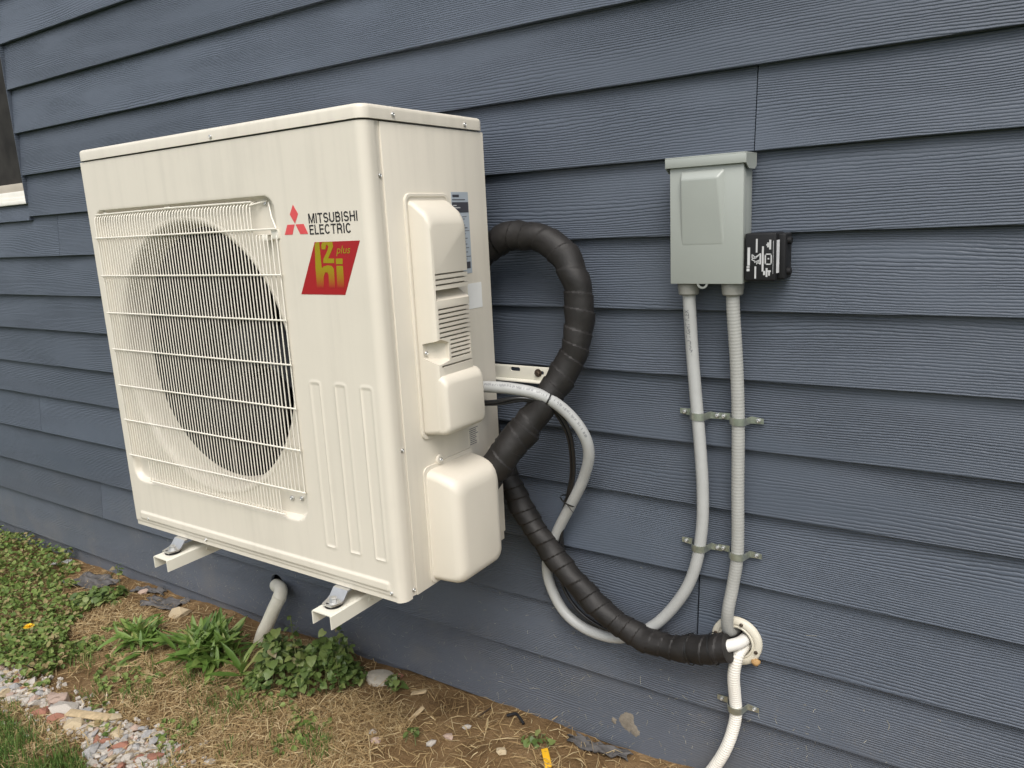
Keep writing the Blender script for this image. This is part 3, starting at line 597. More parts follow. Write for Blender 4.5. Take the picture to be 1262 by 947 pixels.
def stroke_text(name, body, x0, x1, zb, cap, mat, parent, y=YP):
    tot = sum(LET[c][0] for c in body) + 0.085 * (len(body) - 1); sx = (x1 - x0) / tot; m = MB(); pen = 0.0
    for c in body:
        w_, strokes = LET[c]
        for st in strokes:
            P2 = [Vector((x0 + (pen + p[0]) * sx, zb + p[1] * cap)) for p in st]; h2 = TK * cap / 2; n = len(P2); A = []; B = []
            for i, p in enumerate(P2):
                t1 = (P2[i] - P2[i - 1]).normalized() if i else (P2[1] - P2[0]).normalized(); t2 = (P2[i + 1] - P2[i]).normalized() if i < n - 1 else t1
                nn = Vector((-(t1 + t2).y, (t1 + t2).x)).normalized(); k = h2 / max(0.45, abs(nn.dot(Vector((-t1.y, t1.x)))))
                A.append(p + nn * k); B.append(p - nn * k)
            m.rings([[(a_.x, y, a_.y), (b_.x, y, b_.y), (b_.x, y + 0.0004, b_.y), (a_.x, y + 0.0004, a_.y)] for a_, b_ in zip(A, B)])
        pen += w_ + 0.085
    return m.build(name, mat, parent, 0)
stroke_text('brand_lettering', 'MITSUBISHI', 0.7690, 0.8968, 1.3088, 0.0180, 'print_black', unit)
stroke_text('brand_lettering', 'ELECTRIC', 0.7690, 0.8790, 1.2880, 0.0180, 'print_black', unit)
bd = MB(); bd.poly([(0.7800, 1.2738), (0.8975, 1.2738), (0.8478, 1.1752), (0.7283, 1.1752)], YP); badge = bd.build('badge', 'badge_red', unit, 0)
YQ = YP - 0.0004
q = MB()
q.poly([(0.78, 1.27), (0.7851, 1.2737), (0.7927, 1.2735), (0.7925, 1.253), (0.7925, 1.2242), (0.7979, 1.228), (0.8079, 1.2303), (0.8196, 1.229), (0.8249, 1.2228), (0.8232, 1.1881), (0.8071, 1.188), (0.8094, 1.2121), (0.8067, 1.2174), (0.8008, 1.2169), (0.7956, 1.2092), (0.7929, 1.1879), (0.7746, 1.1878), (0.7757, 1.2243)], YQ)
q.poly([(0.7976, 1.26), (0.7972, 1.2667), (0.8009, 1.2732), (0.8273, 1.2732), (0.8282, 1.2641), (0.8231, 1.2567), (0.8121, 1.2431), (0.8283, 1.2424), (0.8271, 1.2342), (0.7981, 1.2345), (0.7999, 1.2421), (0.8124, 1.2574), (0.8161, 1.2644), (0.8139, 1.2682), (0.8101, 1.2678), (0.8072, 1.2598)], YQ)
q.poly([(0.8325, 1.2424), (0.8500, 1.2424), (0.8488, 1.2322), (0.8318, 1.2322)], YQ); q.poly([(0.8322, 1.2291), (0.8489, 1.2290), (0.8479, 1.1883), (0.8293, 1.1881)], YQ)
q.build('badge_letters', 'badge_yellow', badge, 0)
front_text('badge_plus', 'plus', 0.8345, 0.8720, 1.2515, 0.0150, 'badge_yellow', badge, 0.0, 0.3, YQ)
# zinc mounting feet under the unit
def foot(xc):
    m = MB(); pr = [(-0.4400, 0.5640), (-0.4640, 0.5630), (-0.4760, 0.5495), (-0.4830, 0.5455), (-0.5060, 0.5455)]
    t = 0.0035; w2 = 0.021
    rs = []
    for i, (y, z) in enumerate(pr):
        ww = w2 if i < 4 else w2 * 0.62
        rs.append([(xc - ww, y, z), (xc + ww, y, z), (xc + ww, y, z - t), (xc - ww, y, z - t)])
    m.rings(rs); me = m.mesh('mounting_foot'); me = cut(me, [cyl((xc - 0.003, -0.4985, 0.545), 0.0045, 'z', 0.05)])
    f = link('mounting_foot', me, unit, 'steel', 30)
    MB().lathe([(0.0135, 0), (0.0135, 0.0018)], (xc, -0.4865, 0.5456), 'z', 20, True, True).build('washer', 'steel', f)
    MB().lathe([(0.0078, 0), (0.0078, 0.006), (0.006, 0.007)], (xc, -0.4865, 0.5475), 'z', 6, True, True).build('nut', 'steel', f, 20)
    MB().lathe([(0.0185, 0), (0.0185, 0.0055)], (xc, -0.4865, 0.5362), 'z', 20, True, True).build('rubber_pad', 'black_plastic', f)
    MB().box(xc - 0.022, xc + 0.022, -0.150, -0.100, 0.536, 0.5643).build('mounting_foot', 'steel', unit)
for xc in (0.199, 0.760): foot(xc)

# ================================================================== WALL BRACKET
br = thing('wall_bracket', 'cream steel wall bracket carrying the heat pump on two channel arms', 'bracket', (0.46, 0, 0.53))
def channel(x0, x1, y0, y1, z0, z1, t=0.0026):
    m = MB(); o = [(x0, z0), (x0, z1 - 0.003), (x0 + 0.003, z1), (x1 - 0.003, z1), (x1, z1 - 0.003), (x1, z0), (x1 - t, z0), (x1 - t, z1 - 0.004), (x1 - 0.004, z1 - t), (x0 + 0.004, z1 - t), (x0 + t, z1 - 0.004), (x0 + t, z0)]
    k = len(o); a = [(p[0], y0, p[1]) for p in o]; b2 = [(p[0], y1, p[1]) for p in o]; fs = [(i, i + k, (i + 1) % k + k, (i + 1) % k) for i in range(k)]
    # end caps as quads of the folded strip
    for base in (0, k):
        for i in range(5): fs.append((base + i, base + i + 1, base + (k - 2 - i), base + (k - 1 - i)))
    m.add(a + b2, fs); return m
for x in (0.171, 0.732):
    arm = channel(x, x + 0.0555, -0.522, -0.004, 0.5045, 0.5355).build('arm', 'bracket', br, 30)
    m = MB(); m.tube([(x + 0.0556, -0.40 + 0.0, 0.515), (x + 0.0556, -0.415, 0.520), (x + 0.0556, -0.41, 0.527), (x + 0.0556, -0.36, 0.529)], 0.0014, 6); m.build('embossed_ridge', 'bracket', arm)
    mm2 = channel(x, x + 0.0555, 0, 0, 0, 0)
    m = MB(); m.box(x + 0.001, x + 0.0545, -0.034, -0.002, 0.505, 0.960, 0.002); m.box(x - 0.002, x + 0.002, -0.16, -0.03, 0.500, 0.504); m.build('upright', 'bracket', br)
    MB().add([(x + 0.003, -0.036, 0.50), (x + 0.003, -0.20, 0.505), (x + 0.003, -0.036, 0.30 + 0.12), (x + 0.006, -0.036, 0.50), (x + 0.006, -0.20, 0.505), (x + 0.006, -0.036, 0.42)], [(0, 1, 2), (3, 5, 4), (0, 3, 4, 1), (1, 4, 5, 2), (2, 5, 3, 0)]).build('gusset', 'bracket', br, 0)
m = MB(); m.box(-0.09, 1.0195, -0.0115, -0.0085, 0.9335, 0.9645, 0.001); rm = m.mesh('rail')
def slotc(x0, x1, z, h): q = MB(); q.rings([[(p[0], -0.05, p[1]) for p in rrect(x0, x1, z - h / 2, z + h / 2, h * 0.49, 5)], [(p[0], 0.05, p[1]) for p in rrect(x0, x1, z - h / 2, z + h / 2, h * 0.49, 5)]]); return q.mesh('s')
rm = cut(rm, [slotc(0.9095, 0.9365, 0.9555, 0.0095), slotc(0.978, 1.001, 0.951, 0.009)])
link('rail', rm, br, 'bracket', 30)
m = MB(); m.rings([[(x, -0.0115, 0.9335), (x, -0.021, 0.930), (x, -0.021, 0.9275), (x, -0.0085, 0.9315)] for x in (-0.09, 1.0185)]); m.build('rail_fold', 'bracket', br, 0)
m = MB(); m.box(-0.075, 1.003, -0.021, -0.0185, 0.897, 0.9295, 0.001); rm = m.mesh('rail'); rm = cut(rm, [slotc(0.898, 0.905, 0.921, 0.008), slotc(0.9165, 0.980, 0.9155, 0.013)]); link('rail_web', rm, br, 'bracket', 30)
m = MB(); m.lathe([(0.0095, 0), (0.0095, -0.0015)], (0.986, -0.0115, 0.9505), 'y', 20, True, True); m.lathe([(0.0068, -0.0016), (0.0068, -0.007), (0.005, -0.008)], (0.986, -0.0115, 0.9505), 'y', 6, True, True); m.build('lag_bolt', 'rusty', br, 25)

# ================================================================== LINE SET (taped refrigerant pipes)
ls_ = thing('insulated_line_set', 'thick black tape wrapped refrigerant line looping beside the unit and down to the wall', 'pipe', (1.0, -0.06, 0.7))
path = [(0.955, -0.205, 0.738), (0.975, -0.198, 0.768), (1.007, -0.175, 0.82), (1.035, -0.15, 0.861), (1.068, -0.12, 0.917), (1.095, -0.09, 0.968), (1.118, -0.07, 1.027), (1.125, -0.062, 1.091), (1.118, -0.056, 1.156), (1.092, -0.053, 1.213), (1.044, -0.05, 1.25), (0.99, -0.048, 1.262), (0.932, -0.048, 1.258), (0.870, -0.05, 1.22)]
def taper(r0, pitch, step, seed, bulge=None):
    def rr(s, th):
        fr = (s / pitch + th / (2 * math.pi) + 0.35 * math.sin(s * 15 + seed) + 0.10 * math.sin(s * 61 + seed * 3)) % 1.0
        v = r0 + step * (fr if fr < 0.95 else (1 - fr) / 0.05 * 0.95) + 0.0012 * math.sin(s * 47 + th * 2 + seed) + 0.001 * math.sin(s * 90 + seed * 2 + th)
        if bulge: v += bulge(s)
        return v
    return rr
MB().tube(catmull(path, 0.0022), taper(0.0296, 0.040, 0.0030, 1.0, lambda s: 0.004 * sst((0.16 - s) / 0.004) * sst((s - 0.035) / 0.004) ), 30).build('taped_loop', 'tape', ls_, 24)
path2 = [(0.862, -0.055, 0.86), (0.870, -0.055, 0.81), (0.894, -0.055, 0.756), (0.925, -0.052, 0.678), (0.96, -0.049, 0.611), (1.023, -0.047, 0.531), (1.096, -0.047, 0.46), (1.168, -0.047, 0.406), (1.247, -0.047, 0.374), (1.324, -0.047, 0.370), (1.395, -0.05, 0.388), (1.444, -0.048, 0.404)]
MB().tube(catmull(path2, 0.0022), taper(0.0262, 0.035, 0.0028, 2.3, lambda s: 0.0035 * sst((s - 0.72) / 0.12)), 30).build('taped_run', 'tape', ls_, 24)
back = [(0.870, -0.05, 1.22), (0.80, -0.05, 1.14), (0.78, -0.05, 1.02), (0.80, -0.05, 0.92), (0.862, -0.055, 0.86)]
MB().tube(catmull(back, 0.006), taper(0.0275, 0.034, 0.0022, 5.0), 24).build('taped_run', 'tape', ls_, 24)
MB().tube(catmull([(1.425, -0.047, 0.400), (1.445, -0.038, 0.405), (1.462, -0.008, 0.404), (1.466, 0.05, 0.402)], 0.004), 0.0128, 20).build('white_insulation', 'white_pipe', ls_)
def tie(parent, c, axis, r, wdt=0.0045, tail=True, name='cable_tie', mat='tie'):
    m = MB(); ax = Vector(axis).normalized(); u = ax.orthogonal().normalized(); v2 = ax.cross(u); rs = []
    for k in range(25):
        th = 2 * math.pi * k / 24; d = u * math.cos(th) + v2 * math.sin(th); c2 = Vector(c)
        rs.append([c2 + d * (r) - ax * wdt / 2, c2 + d * (r + 0.0012) - ax * wdt / 2, c2 + d * (r + 0.0012) + ax * wdt / 2, c2 + d * r + ax * wdt / 2])
    m.rings(rs, False, False)
    return m.build(name, mat, parent)
tie(ls_, (1.0065, -0.1752, 0.8195), (0.42, 0.33, 0.78), 0.0345, 0.003)
tie(ls_, (1.366, -0.0485, 0.380), (1, -0.05, 0.25), 0.0322, 0.003); tie(ls_, (1.416, -0.050, 0.3955), (1, 0, 0.35), 0.0325, 0.003)

# ================================================================== CONDUITS, CABLE, DRAIN HOSE
c1 = [(0.915, -0.195, 0.947), (0.935, -0.19, 0.949), (0.96, -0.18, 0.951), (1.012, -0.165, 0.948), (1.07, -0.145, 0.935), (1.113, -0.12, 0.901), (1.145, -0.10, 0.85), (1.148, -0.08, 0.796), (1.122, -0.06, 0.731), (1.082, -0.045, 0.662), (1.032, -0.03, 0.578), (0.996, -0.022, 0.496), (1.0, -0.022, 0.434), (1.038, -0.022, 0.369), (1.103, -0.022, 0.338), (1.187, -0.022, 0.342), (1.268, -0.022, 0.395), (1.331, -0.022, 0.478), (1.364, -0.022, 0.557), (1.378, -0.020, 0.65), (1.379, -0.020, 0.739), (1.372, -0.020, 0.843), (1.363, -0.020, 0.944), (1.357, -0.022, 1.027), (1.355, -0.03, 1.11), (1.354, -0.032, 1.150)]
RC = 0.0125
cond = MB().tube(catmull(c1, 0.006), RC, 20).build('flexible_conduit', 'conduit', None, 60)
tag(cond, 'smooth grey flexible conduit sagging in a loop from the unit up to the box', 'conduit')
me = text_mesh('LIQUID TIGHT FLEX', 0.0135, Matrix(), 0.0, 0.0)
co = [v.co.copy() for v in me.vertices]; P = Vector((1.3592, -0.020, 1.012)); Q = Vector((1.3555, -0.030, 1.108)); tdir = (Q - P).normalized(); xm = max(c.x for c in co)
for v_, c in zip(me.vertices, co):
    s = c.x / xm; base = P.lerp(Q, s); th = (c.y - 0.005) / RC * 1.0 + 0.25
    # letters wrapped on the tube, reading upwards
    v_.co = base + Vector((-math.sin(th), -math.cos(th), 0)) * (RC + 0.0006)
link('print', me, cond, 'print_faint', 0)
rng_p = random.Random(3); dn = catmull(c1, 0.002)
pm = MB()
for i in range(22, 150):
    if rng_p.random() < 0.45: continue
    p = dn[i]; t = (dn[i + 1] - dn[i]).normalized(); up = Vector((0.35, -0.75, 0.6)); up = (up - t * up.dot(t)).normalized(); sd = t.cross(up)
    hgt = 0.0018 + 0.0012 * rng_p.random(); o2 = (rng_p.random() - 0.5) * 0.0025
    c = p + up * (RC + 0.0004); pm.add([c - t * 0.0005 + sd * (o2 - hgt), c + t * 0.0005 + sd * (o2 - hgt), c + t * 0.0005 + sd * (o2 + hgt), c - t * 0.0005 + sd * (o2 + hgt)], [(0, 1, 2, 3)])
pm.build('print', 'print_faint', cond, 0)
tie(cond, (1.0855, -0.1365, 0.9245), (0.78, 0.42, -0.5), 0.0132, 0.0035)
c2 = [(1.441, -0.032, 1.150), (1.442, -0.03, 1.104), (1.447, -0.022, 1.0), (1.451, -0.020, 0.886), (1.452, -0.020, 0.75), (1.453, -0.020, 0.611), (1.4455, -0.022, 0.537), (1.437, -0.028, 0.475), (1.433, -0.012, 0.425), (1.436, 0.03, 0.405)]
cond2 = MB().tube(catmull(c2, 0.0016), lambda s, th: 0.0127 + 0.00024 * math.cos(2 * math.pi * s / 0.0066), 18).build('flexible_conduit', 'conduit_rib', None, 180)
tag(cond2, 'ribbed grey conduit running straight down from the box into the wall sleeve', 'conduit')
hose = MB().tube(catmull([(1.468, 0.05, 0.384), (1.462, 0.005, 0.386), (1.4565, -0.020, 0.376), (1.451, -0.028, 0.333), (1.452, -0.020, 0.275), (1.454, -0.018, 0.239), (1.45, -0.022, 0.202), (1.439, -0.03, 0.158), (1.42, -0.035, 0.113), (1.392, -0.04, 0.065), (1.345, -0.05, 0.012), (1.30, -0.06, -0.02)], 0.0013), lambda s, th: 0.0128 + 0.0005 * math.cos(2 * math.pi * s / 0.0056), 18).build('drain_hose', 'white_hose', None, 180)
tag(hose, 'white ribbed drain hose hanging out of the wall sleeve to the ground', 'hose')
ca = [(0.915, -0.195, 0.915), (0.933, -0.19, 0.917), (0.979, -0.18, 0.920), (1.032, -0.165, 0.929), (1.072, -0.14, 0.918), (1.103, -0.12, 0.89), (1.117, -0.10, 0.834), (1.104, -0.07, 0.75), (1.08, -0.05, 0.683), (1.054, -0.035, 0.614), (1.037, -0.03, 0.538), (1.03, -0.03, 0.485), (1.048, -0.03, 0.427), (1.086, -0.03, 0.384), (1.138, -0.03, 0.362), (1.20, -0.04, 0.362), (1.25, -0.045, 0.372)]
cab = MB().tube(catmull(ca, 0.006), 0.0042, 10).build('control_cable', 'cable', None, 60); tag(cab, 'outer black control cable hanging beside the grey conduit loop', 'cable')
cb = [(p[0] + 0.004, p[1] + 0.002, p[2] - 0.002 + (0.012 * math.sin(i * 0.9))) for i, p in enumerate(ca)]
cb = [(p[0] - (0.010 if 5 <= i <= 9 else -0.004), p[1] + 0.006, p[2] + (0.012 if i > 11 else -0.006)) for i, p in enumerate(ca)]
cab2 = MB().tube(catmull(cb, 0.006), 0.0036, 10).build('control_cable', 'cable', None, 60); tag(cab2, 'inner thinner black cable running alongside the outer one', 'cable')
tie(cab, (1.073, -0.046, 0.664), (-0.35, 0.2, -0.9), 0.0090, 0.003); tie(cab, (1.0735, -0.043, 0.6655), (0.45, 0.1, 0.85), 0.0205, 0.003)
MB().tube([(1.077, -0.060, 0.664), (1.092, -0.066, 0.653), (1.097, -0.066, 0.648)], 0.0011, 6).build('tie_tail', 'tie', cab)
# short black wire below the left conduit
# straps
def strap(c, r, label, lift, mat='strap'):
    t = thing('conduit_strap', label, 'strap', (c[0], 0, c[2]), 'galvanised pipe straps on the siding')
    x, _, z = c; r += 0.0018; w2 = 0.0072; th = 0.0016; prof = []
    ye = -0.001
    cyy = -lift
    pts = [(x - r - 0.030, ye), (x - r - 0.006, ye)]
    for k in range(11):
        a = math.pi - math.pi * k / 10; pts.append((x + (r + 0.001) * math.cos(a), cyy - (r + 0.001) * math.sin(a)))
    pts += [(x + r + 0.006, ye), (x + r + 0.030, ye)]
    rs = []; n = len(pts)
    for i, (px, py) in enumerate(pts):
        a = Vector(pts[max(0, i - 1)]); b2 = Vector(pts[min(n - 1, i + 1)]); tn = (b2 - a).normalized(); nm = Vector((tn.y, -tn.x))
        if nm.y > 0: nm = -nm
        if 2 <= i <= 12: nm = (Vector((px, py)) - Vector((x, cyy))).normalized()
        ww = w2 * (0.75 if i in (0, n - 1) else 1)
        p = Vector((px, py)); q2 = p + nm * th; s = (px - x) * -0.05
        rs.append([(p.x, p.y, z - ww + s), (q2.x, q2.y, z - ww + s), (q2.x, q2.y, z + ww + s), (p.x, p.y, z + ww + s)])
    MB().rings(rs).build('band', mat, t, 30)
    for sgn in (-1, 1): screw(t, (x + sgn * (r + 0.020), ye - th - 0.0004, z - sgn * 0.001), '-y', 0.0048)
    return t
strap((1.3685, 0, 0.890), 0.0125, 'pipe strap on the smooth grey conduit, the upper of its two', 0.018)
strap((1.4510, 0, 0.888), 0.0130, 'pipe strap on the ribbed grey conduit, the upper of its two', 0.018)
strap((1.3715, 0, 0.604), 0.0125, 'pipe strap on the smooth grey conduit, the lower of its two', 0.018)
strap((1.4525, 0, 0.603), 0.0130, 'pipe strap on the ribbed grey conduit, the lower of its two', 0.018)
strap((1.4530, 0, 0.250), 0.0135, 'pipe strap holding the white drain hose low on the wall', 0.017)
# wall sleeve
slv = thing('wall_sleeve', 'round beige wall sleeve flange where the lines enter the siding', 'flange', (1.448, 0, 0.398))
m = MB(); m.lathe([(0.0535, 0.004), (0.0535, -0.004), (0.051, -0.0065), (0.044, -0.0085), (0.040, -0.0082), (0.0385, -0.0065), (0.0365, -0.0085), (0.034, -0.0080), (0.033, 0.0), (0.033, 0.075), (0.035, 0.075), (0.0355, 0.004)], (1.448, 0, 0.398), 'y', 48); m.build('flange_ring', 'flange', slv, 50)
for a in (75, -15, 165, 255): screw(slv, (1.448 + 0.0445 * math.cos(R(a)), -0.0085, 0.398 + 0.0445 * math.sin(R(a))), '-y', 0.004, 'screw', 'rusty')
def blob(c, s, seed, sub=2):
    bm = bmesh.new(); bmesh.ops.create_icosphere(bm, subdivisions=sub, radius=1)
    for v_ in bm.verts:
        k = 1 + 0.35 * noise.noise(v_.co * 1.6 + Vector((seed * 3.1, seed, 0))); v_.co = Vector((v_.co.x * s[0] * k, v_.co.y * s[1] * k, v_.co.z * s[2] * k)) + Vector(c)
    return bm
MB().bm(blob((1.490, -0.006, 0.363), (0.010, 0.008, 0.009), 2)).build('sealant', 'foam', slv, 60)
MB().bm(blob((1.412, -0.004, 0.349), (0.009, 0.006, 0.007), 5)).build('sealant', 'foam', slv, 60)

# ================================================================== DISCONNECT BOX
bx = thing('disconnect_box', 'grey steel electrical disconnect box with raised panel and rain hood', 'electrical box', (1.397, 0, 1.161))
BX0, BX1, BY, BZ0, BZ1 = 1.3275, 1.4675, -0.060, 1.161, 1.394
MB().box(BX0 + 0.002, BX1 - 0.002, BY + 0.006, -0.0005, BZ0 + 0.001, BZ1 - 0.002, 0.0012).build('enclosure', 'box_grey', bx)
# door with embossed panel (loft)
def xz_ring(y, x0, x1, z0, z1, r): return [(p[0], y, p[1]) for p in rrect(x0, x1, z0, z1, r, 5)]
m = MB(); m.box(BX0, BX1, BY, BY + 0.018, BZ0 - 0.001, BZ1 - 0.008, 0.0014)
door = m.build('door', 'box_grey', bx)
def quad_ring(y, tl, tr, brr, bl): return [(tl[0], y, tl[1]), (bl[0], y, bl[1]), (brr[0], y, brr[1]), (tr[0], y, tr[1])]
m = MB(); bmx = bmesh.new()
vs = [bmx.verts.new(p) for p in [(1.3480, BY + 0.004, 1.3735), (1.4360, BY + 0.004, 1.3735), (1.4360, BY + 0.004, 1.2240), (1.3480, BY + 0.004, 1.2240), (1.3530, BY - 0.0125, 1.3545), (1.4230, BY - 0.0125, 1.3545), (1.4315, BY - 0.0005, 1.2340), (1.3505, BY - 0.0005, 1.2340)]]
for ff in ((4, 5, 6, 7), (0, 1, 5, 4), (1, 2, 6, 5), (2, 3, 7, 6), (3, 0, 4, 7), (3, 2, 1, 0)): bmx.faces.new([vs[i] for i in ff])
bmesh.ops.bevel(bmx, geom=bmx.edges[:], offset=0.0035, segments=4, profile=0.5, affect='EDGES')
MB().bm(bmx).build('raised_panel', 'box_grey', door, 60)
# hood: folded sheet with drip lip and side ears
m = MB(); m.box(1.3205, 1.4735, BY - 0.006, -0.0005, BZ1 - 0.0015, BZ1 + 0.0015, 0.001); m.box(1.3205, 1.4735, BY - 0.0062, BY - 0.0042, BZ1 - 0.0175, BZ1 - 0.001, 0.0006)
for x in (1.3205, 1.4712):
    m.rings([[(x + d, BY - 0.0060, BZ1 + 0.001), (x + d, -0.001, BZ1 + 0.001), (x + d, -0.001, BZ1 - 0.020), (x + d, -0.012, BZ1 - 0.027), (x + d, BY + 0.012, BZ1 - 0.027), (x + d, BY - 0.0045, BZ1 - 0.0180), (x + d, BY - 0.006, BZ1 - 0.0175)] for d in (0, 0.0022)])
m.build('rain_hood', 'box_grey', bx, 30)
m = MB(); rs = []
for k in range(13):
    a = math.pi * k / 12; rs.append([(1.391 + (0.0085 + dr) * math.cos(a), BY + 0.002 + dy, BZ0 - 0.0005 - (0.0085 + dr) * math.sin(a) * 0.9) for dr, dy in ((-0.002, -0.001), (0.0022, -0.001), (0.0022, 0.001), (-0.002, 0.001))])
MB().rings(rs).build('hasp_loop', 'steel', bx)
for x in (1.354, 1.441):
    m = MB(); m.lathe([(0.019, -0.0002), (0.021, -0.003), (0.021, -0.011), (0.0205, -0.013), (0.0195, -0.022), (0.017, -0.0245), (0.0145, -0.025)], (x, -0.032, BZ0), 'z', 28, True, True); m.build('conduit_fitting', 'fitting', bx, 30)
# surge protector
sp = thing('surge_protector', 'small black surge protector with white printed label beside the grey box', 'surge protector', (1.50, 0, 1.165))
m = MB(); m.box(1.4705, 1.5265, -0.0575, -0.0006, 1.1655, 1.2515, 0.003, 3); m.box(1.5250, 1.5400, -0.045, -0.0006, 1.1675, 1.2495, 0.003, 3)
m.lathe([(0.007, 0), (0.007, 0.006), (0.005, 0.007)], (1.540, -0.028, 1.236), 'x', 12, True, True); m.lathe([(0.007, 0), (0.007, 0.006), (0.005, 0.007)], (1.540, -0.028, 1.181), 'x', 12, True, True)
m.build('housing', 'black_plastic', sp)
m = MB(); m.lathe([(0.008, -0.004), (0.008, 0.004)], (1.4690, -0.035, 1.20), 'x', 12, True, True); m.build('nipple', 'black_plastic', sp)
YS = -0.0579
stk = MB(); stk.add([(1.5215, -0.0580, 1.1785), (1.5305, -0.0500, 1.1800), (1.5305, -0.0500, 1.2390), (1.5215, -0.0580, 1.2375)], [(0, 1, 2, 3)]); stk.add([(1.5215, -0.0575, 1.1785), (1.5305, -0.0495, 1.1800), (1.5305, -0.0495, 1.2390), (1.5215, -0.0575, 1.2375)], [(3, 2, 1, 0)]); stk.build('spec_sticker', 'print_grey', sp, 0)
pm = MB()
def bar(u0, u1, v0, v1): # in the crop's own millimetres from the lower left corner of the face
    pm.poly([(1.4705 + u0, 1.1655 + v0), (1.4705 + u1, 1.1655 + v0), (1.4705 + u1, 1.1655 + v1), (1.4705 + u0, 1.1655 + v1)], YS, 0.0003)
SC = 0.0565 / 520; ox, oy = 105, 850
def zb(x0, y0, x1, y1): bar((x0 - ox) * SC * 1.06, (x1 - ox) * SC * 1.06, (oy - y1) * SC, (oy - y0) * SC)
for q in ((150, 290, 190, 590), (140, 600, 185, 626), (140, 640, 185, 684), (280, 150, 306, 375), (264, 605, 290, 808), (376, 275, 405, 690), (486, 170, 516, 328), (455, 215, 482, 292), (442, 240, 458, 264), (420, 395, 530, 415), (420, 560, 530, 580), (420, 395, 440, 580), (512, 395, 530, 580), (466, 468, 490, 492), (440, 635, 468, 780), (400, 680, 432, 750), (470, 672, 518, 700), (480, 700, 505, 760), (340, 390, 365, 572)): zb(*q)
def dline(x0, y0, x1, y1, w=14):
    a = Vector((x0, y0)); b2 = Vector((x1, y1)); n_ = (b2 - a).normalized(); n_ = Vector((-n_.y, n_.x)) * w / 2
    pm.poly([(1.4705 + (p.x - ox) * SC * 1.06, 1.1655 + (oy - p.y) * SC) for p in (a + n_, b2 + n_, b2 - n_, a - n_)], YS - 0.0002, 0.0004)
for q in ((345, 400, 215, 490), (345, 560, 215, 490), (222, 405, 225, 470), (222, 405, 290, 470), (260, 480, 330, 420), (260, 540, 335, 500), (290, 570, 330, 520)): dline(*q)
pm.build('label_print', 'print_white', sp, 0)

# ================================================================== DRAIN PIPE LOW ON THE WALL
pv = thing('drain_pipe', 'weathered cream plastic pipe curving out of the wall into the weeds', 'pipe', (-0.06, -0.05, 0.0))
pth = catmull([(-0.128, 0.05, 0.129), (-0.082, 0.015, 0.156), (-0.015, -0.022, 0.174), (-0.001, -0.042, 0.158), (-0.016, -0.054, 0.124), (-0.047, -0.062, 0.068), (-0.079, -0.066, 0.018), (-0.112, -0.07, -0.057), (-0.145, -0.072, -0.137)], 0.006)
MB().tube(pth, 0.0215, 24).build('pipe', 'old_pvc', pv, 60)
tie(pv, (-0.001, -0.042, 0.158), (-0.35, -0.25, -0.9), 0.0212, 0.012, name='coupling', mat='old_pvc')

# ================================================================== GROUND LITTER
def scatter_strips(name, mat, pts, lens, wids, rise, curl=0.3, kind='stuff', seed=1, upright=False):
    r = np.random.default_rng(seed); n = len(pts); ang = r.uniform(0, 2 * np.pi, n)
    V = np.zeros((n, 6, 3)); ts = (0.0, 0.5, 1.0)
    bend = r.normal(0, curl, n)
    for k, t in enumerate(ts):
        a = ang + bend * t
        if upright:
            hor = np.outer(np.ones(n), [0]).ravel(); lean = np.abs(r.normal(0.35, 0.25, n)); hx = np.cos(ang) * lens * lean * t ** 1.6; hy = np.sin(ang) * lens * lean * t ** 1.6; hz = lens * t * np.sqrt(np.maximum(0.1, 1 - lean ** 2)) * (1 - 0.15 * t)
        else:
            hx = np.cos(a) * lens * t; hy = np.sin(a) * lens * t; hz = rise * lens * (np.sin(np.pi * t) * 0.6 + 0.25 * t)
        px, py, pz = pts[:, 0] + hx, np.minimum(pts[:, 1] + hy, -0.003), pts[:, 2] + hz
        ww = wids * (1.0, 0.9, 0.25)[k] * 0.5; nx_, ny_ = -np.sin(a), np.cos(a); tl = r.uniform(-0.6, 0.6, n)
        V[:, k * 2] = np.stack([px - nx_ * ww, np.minimum(py - ny_ * ww, -0.002), pz - tl * ww], 1); V[:, k * 2 + 1] = np.stack([px + nx_ * ww, np.minimum(py + ny_ * ww, -0.002), pz + tl * ww], 1)
    V = V.reshape(-1, 3); b0 = np.arange(n) * 6
    F = np.concatenate([np.stack([b0, b0 + 1, b0 + 3, b0 + 2], 1), np.stack([b0 + 2, b0 + 3, b0 + 5, b0 + 4], 1)])
    me = bpy.data.meshes.new(name); me.from_pydata(V, [], F.tolist()); me.materials.append(M[mat])
    me.polygons.foreach_set('use_smooth', np.ones(len(me.polygons), dtype=bool))
    o = bpy.data.objects.new(name, me); COL.objects.link(o); o['kind'] = kind; return o
def gpts(xy, dz=0.0): return np.array([(x, y, gzn(x, y) + dz) for x, y in xy])
def in_cover(x, y):   # creeping weeds at the left, thinning out towards the unit
    d = noise.noise((x * 3.1, y * 3.1, 5)) * 0.35
    if y < -0.56: return 0
    return 1.0 if x < -0.92 + d - 0.5 * max(0, -0.16 - y) * -1 and not (-1.35 < x and y > -0.12) else 0.0
def gy(x): return -0.597 - 0.012 * math.sin(x * 7)                   # centre line of the gravel strip
def in_gravel(x, y): 
    if x > 0.22: return False
    hw = 0.034 + 0.014 * math.sin(x * 9 + 1) + (0.045 if x > -0.1 else 0) * min(1, (x + 0.1) / 0.15 if x > -0.1 else 0)
    return abs(y - gy(x)) < hw and x < 0.16 + 0.1 * (y + 0.6)
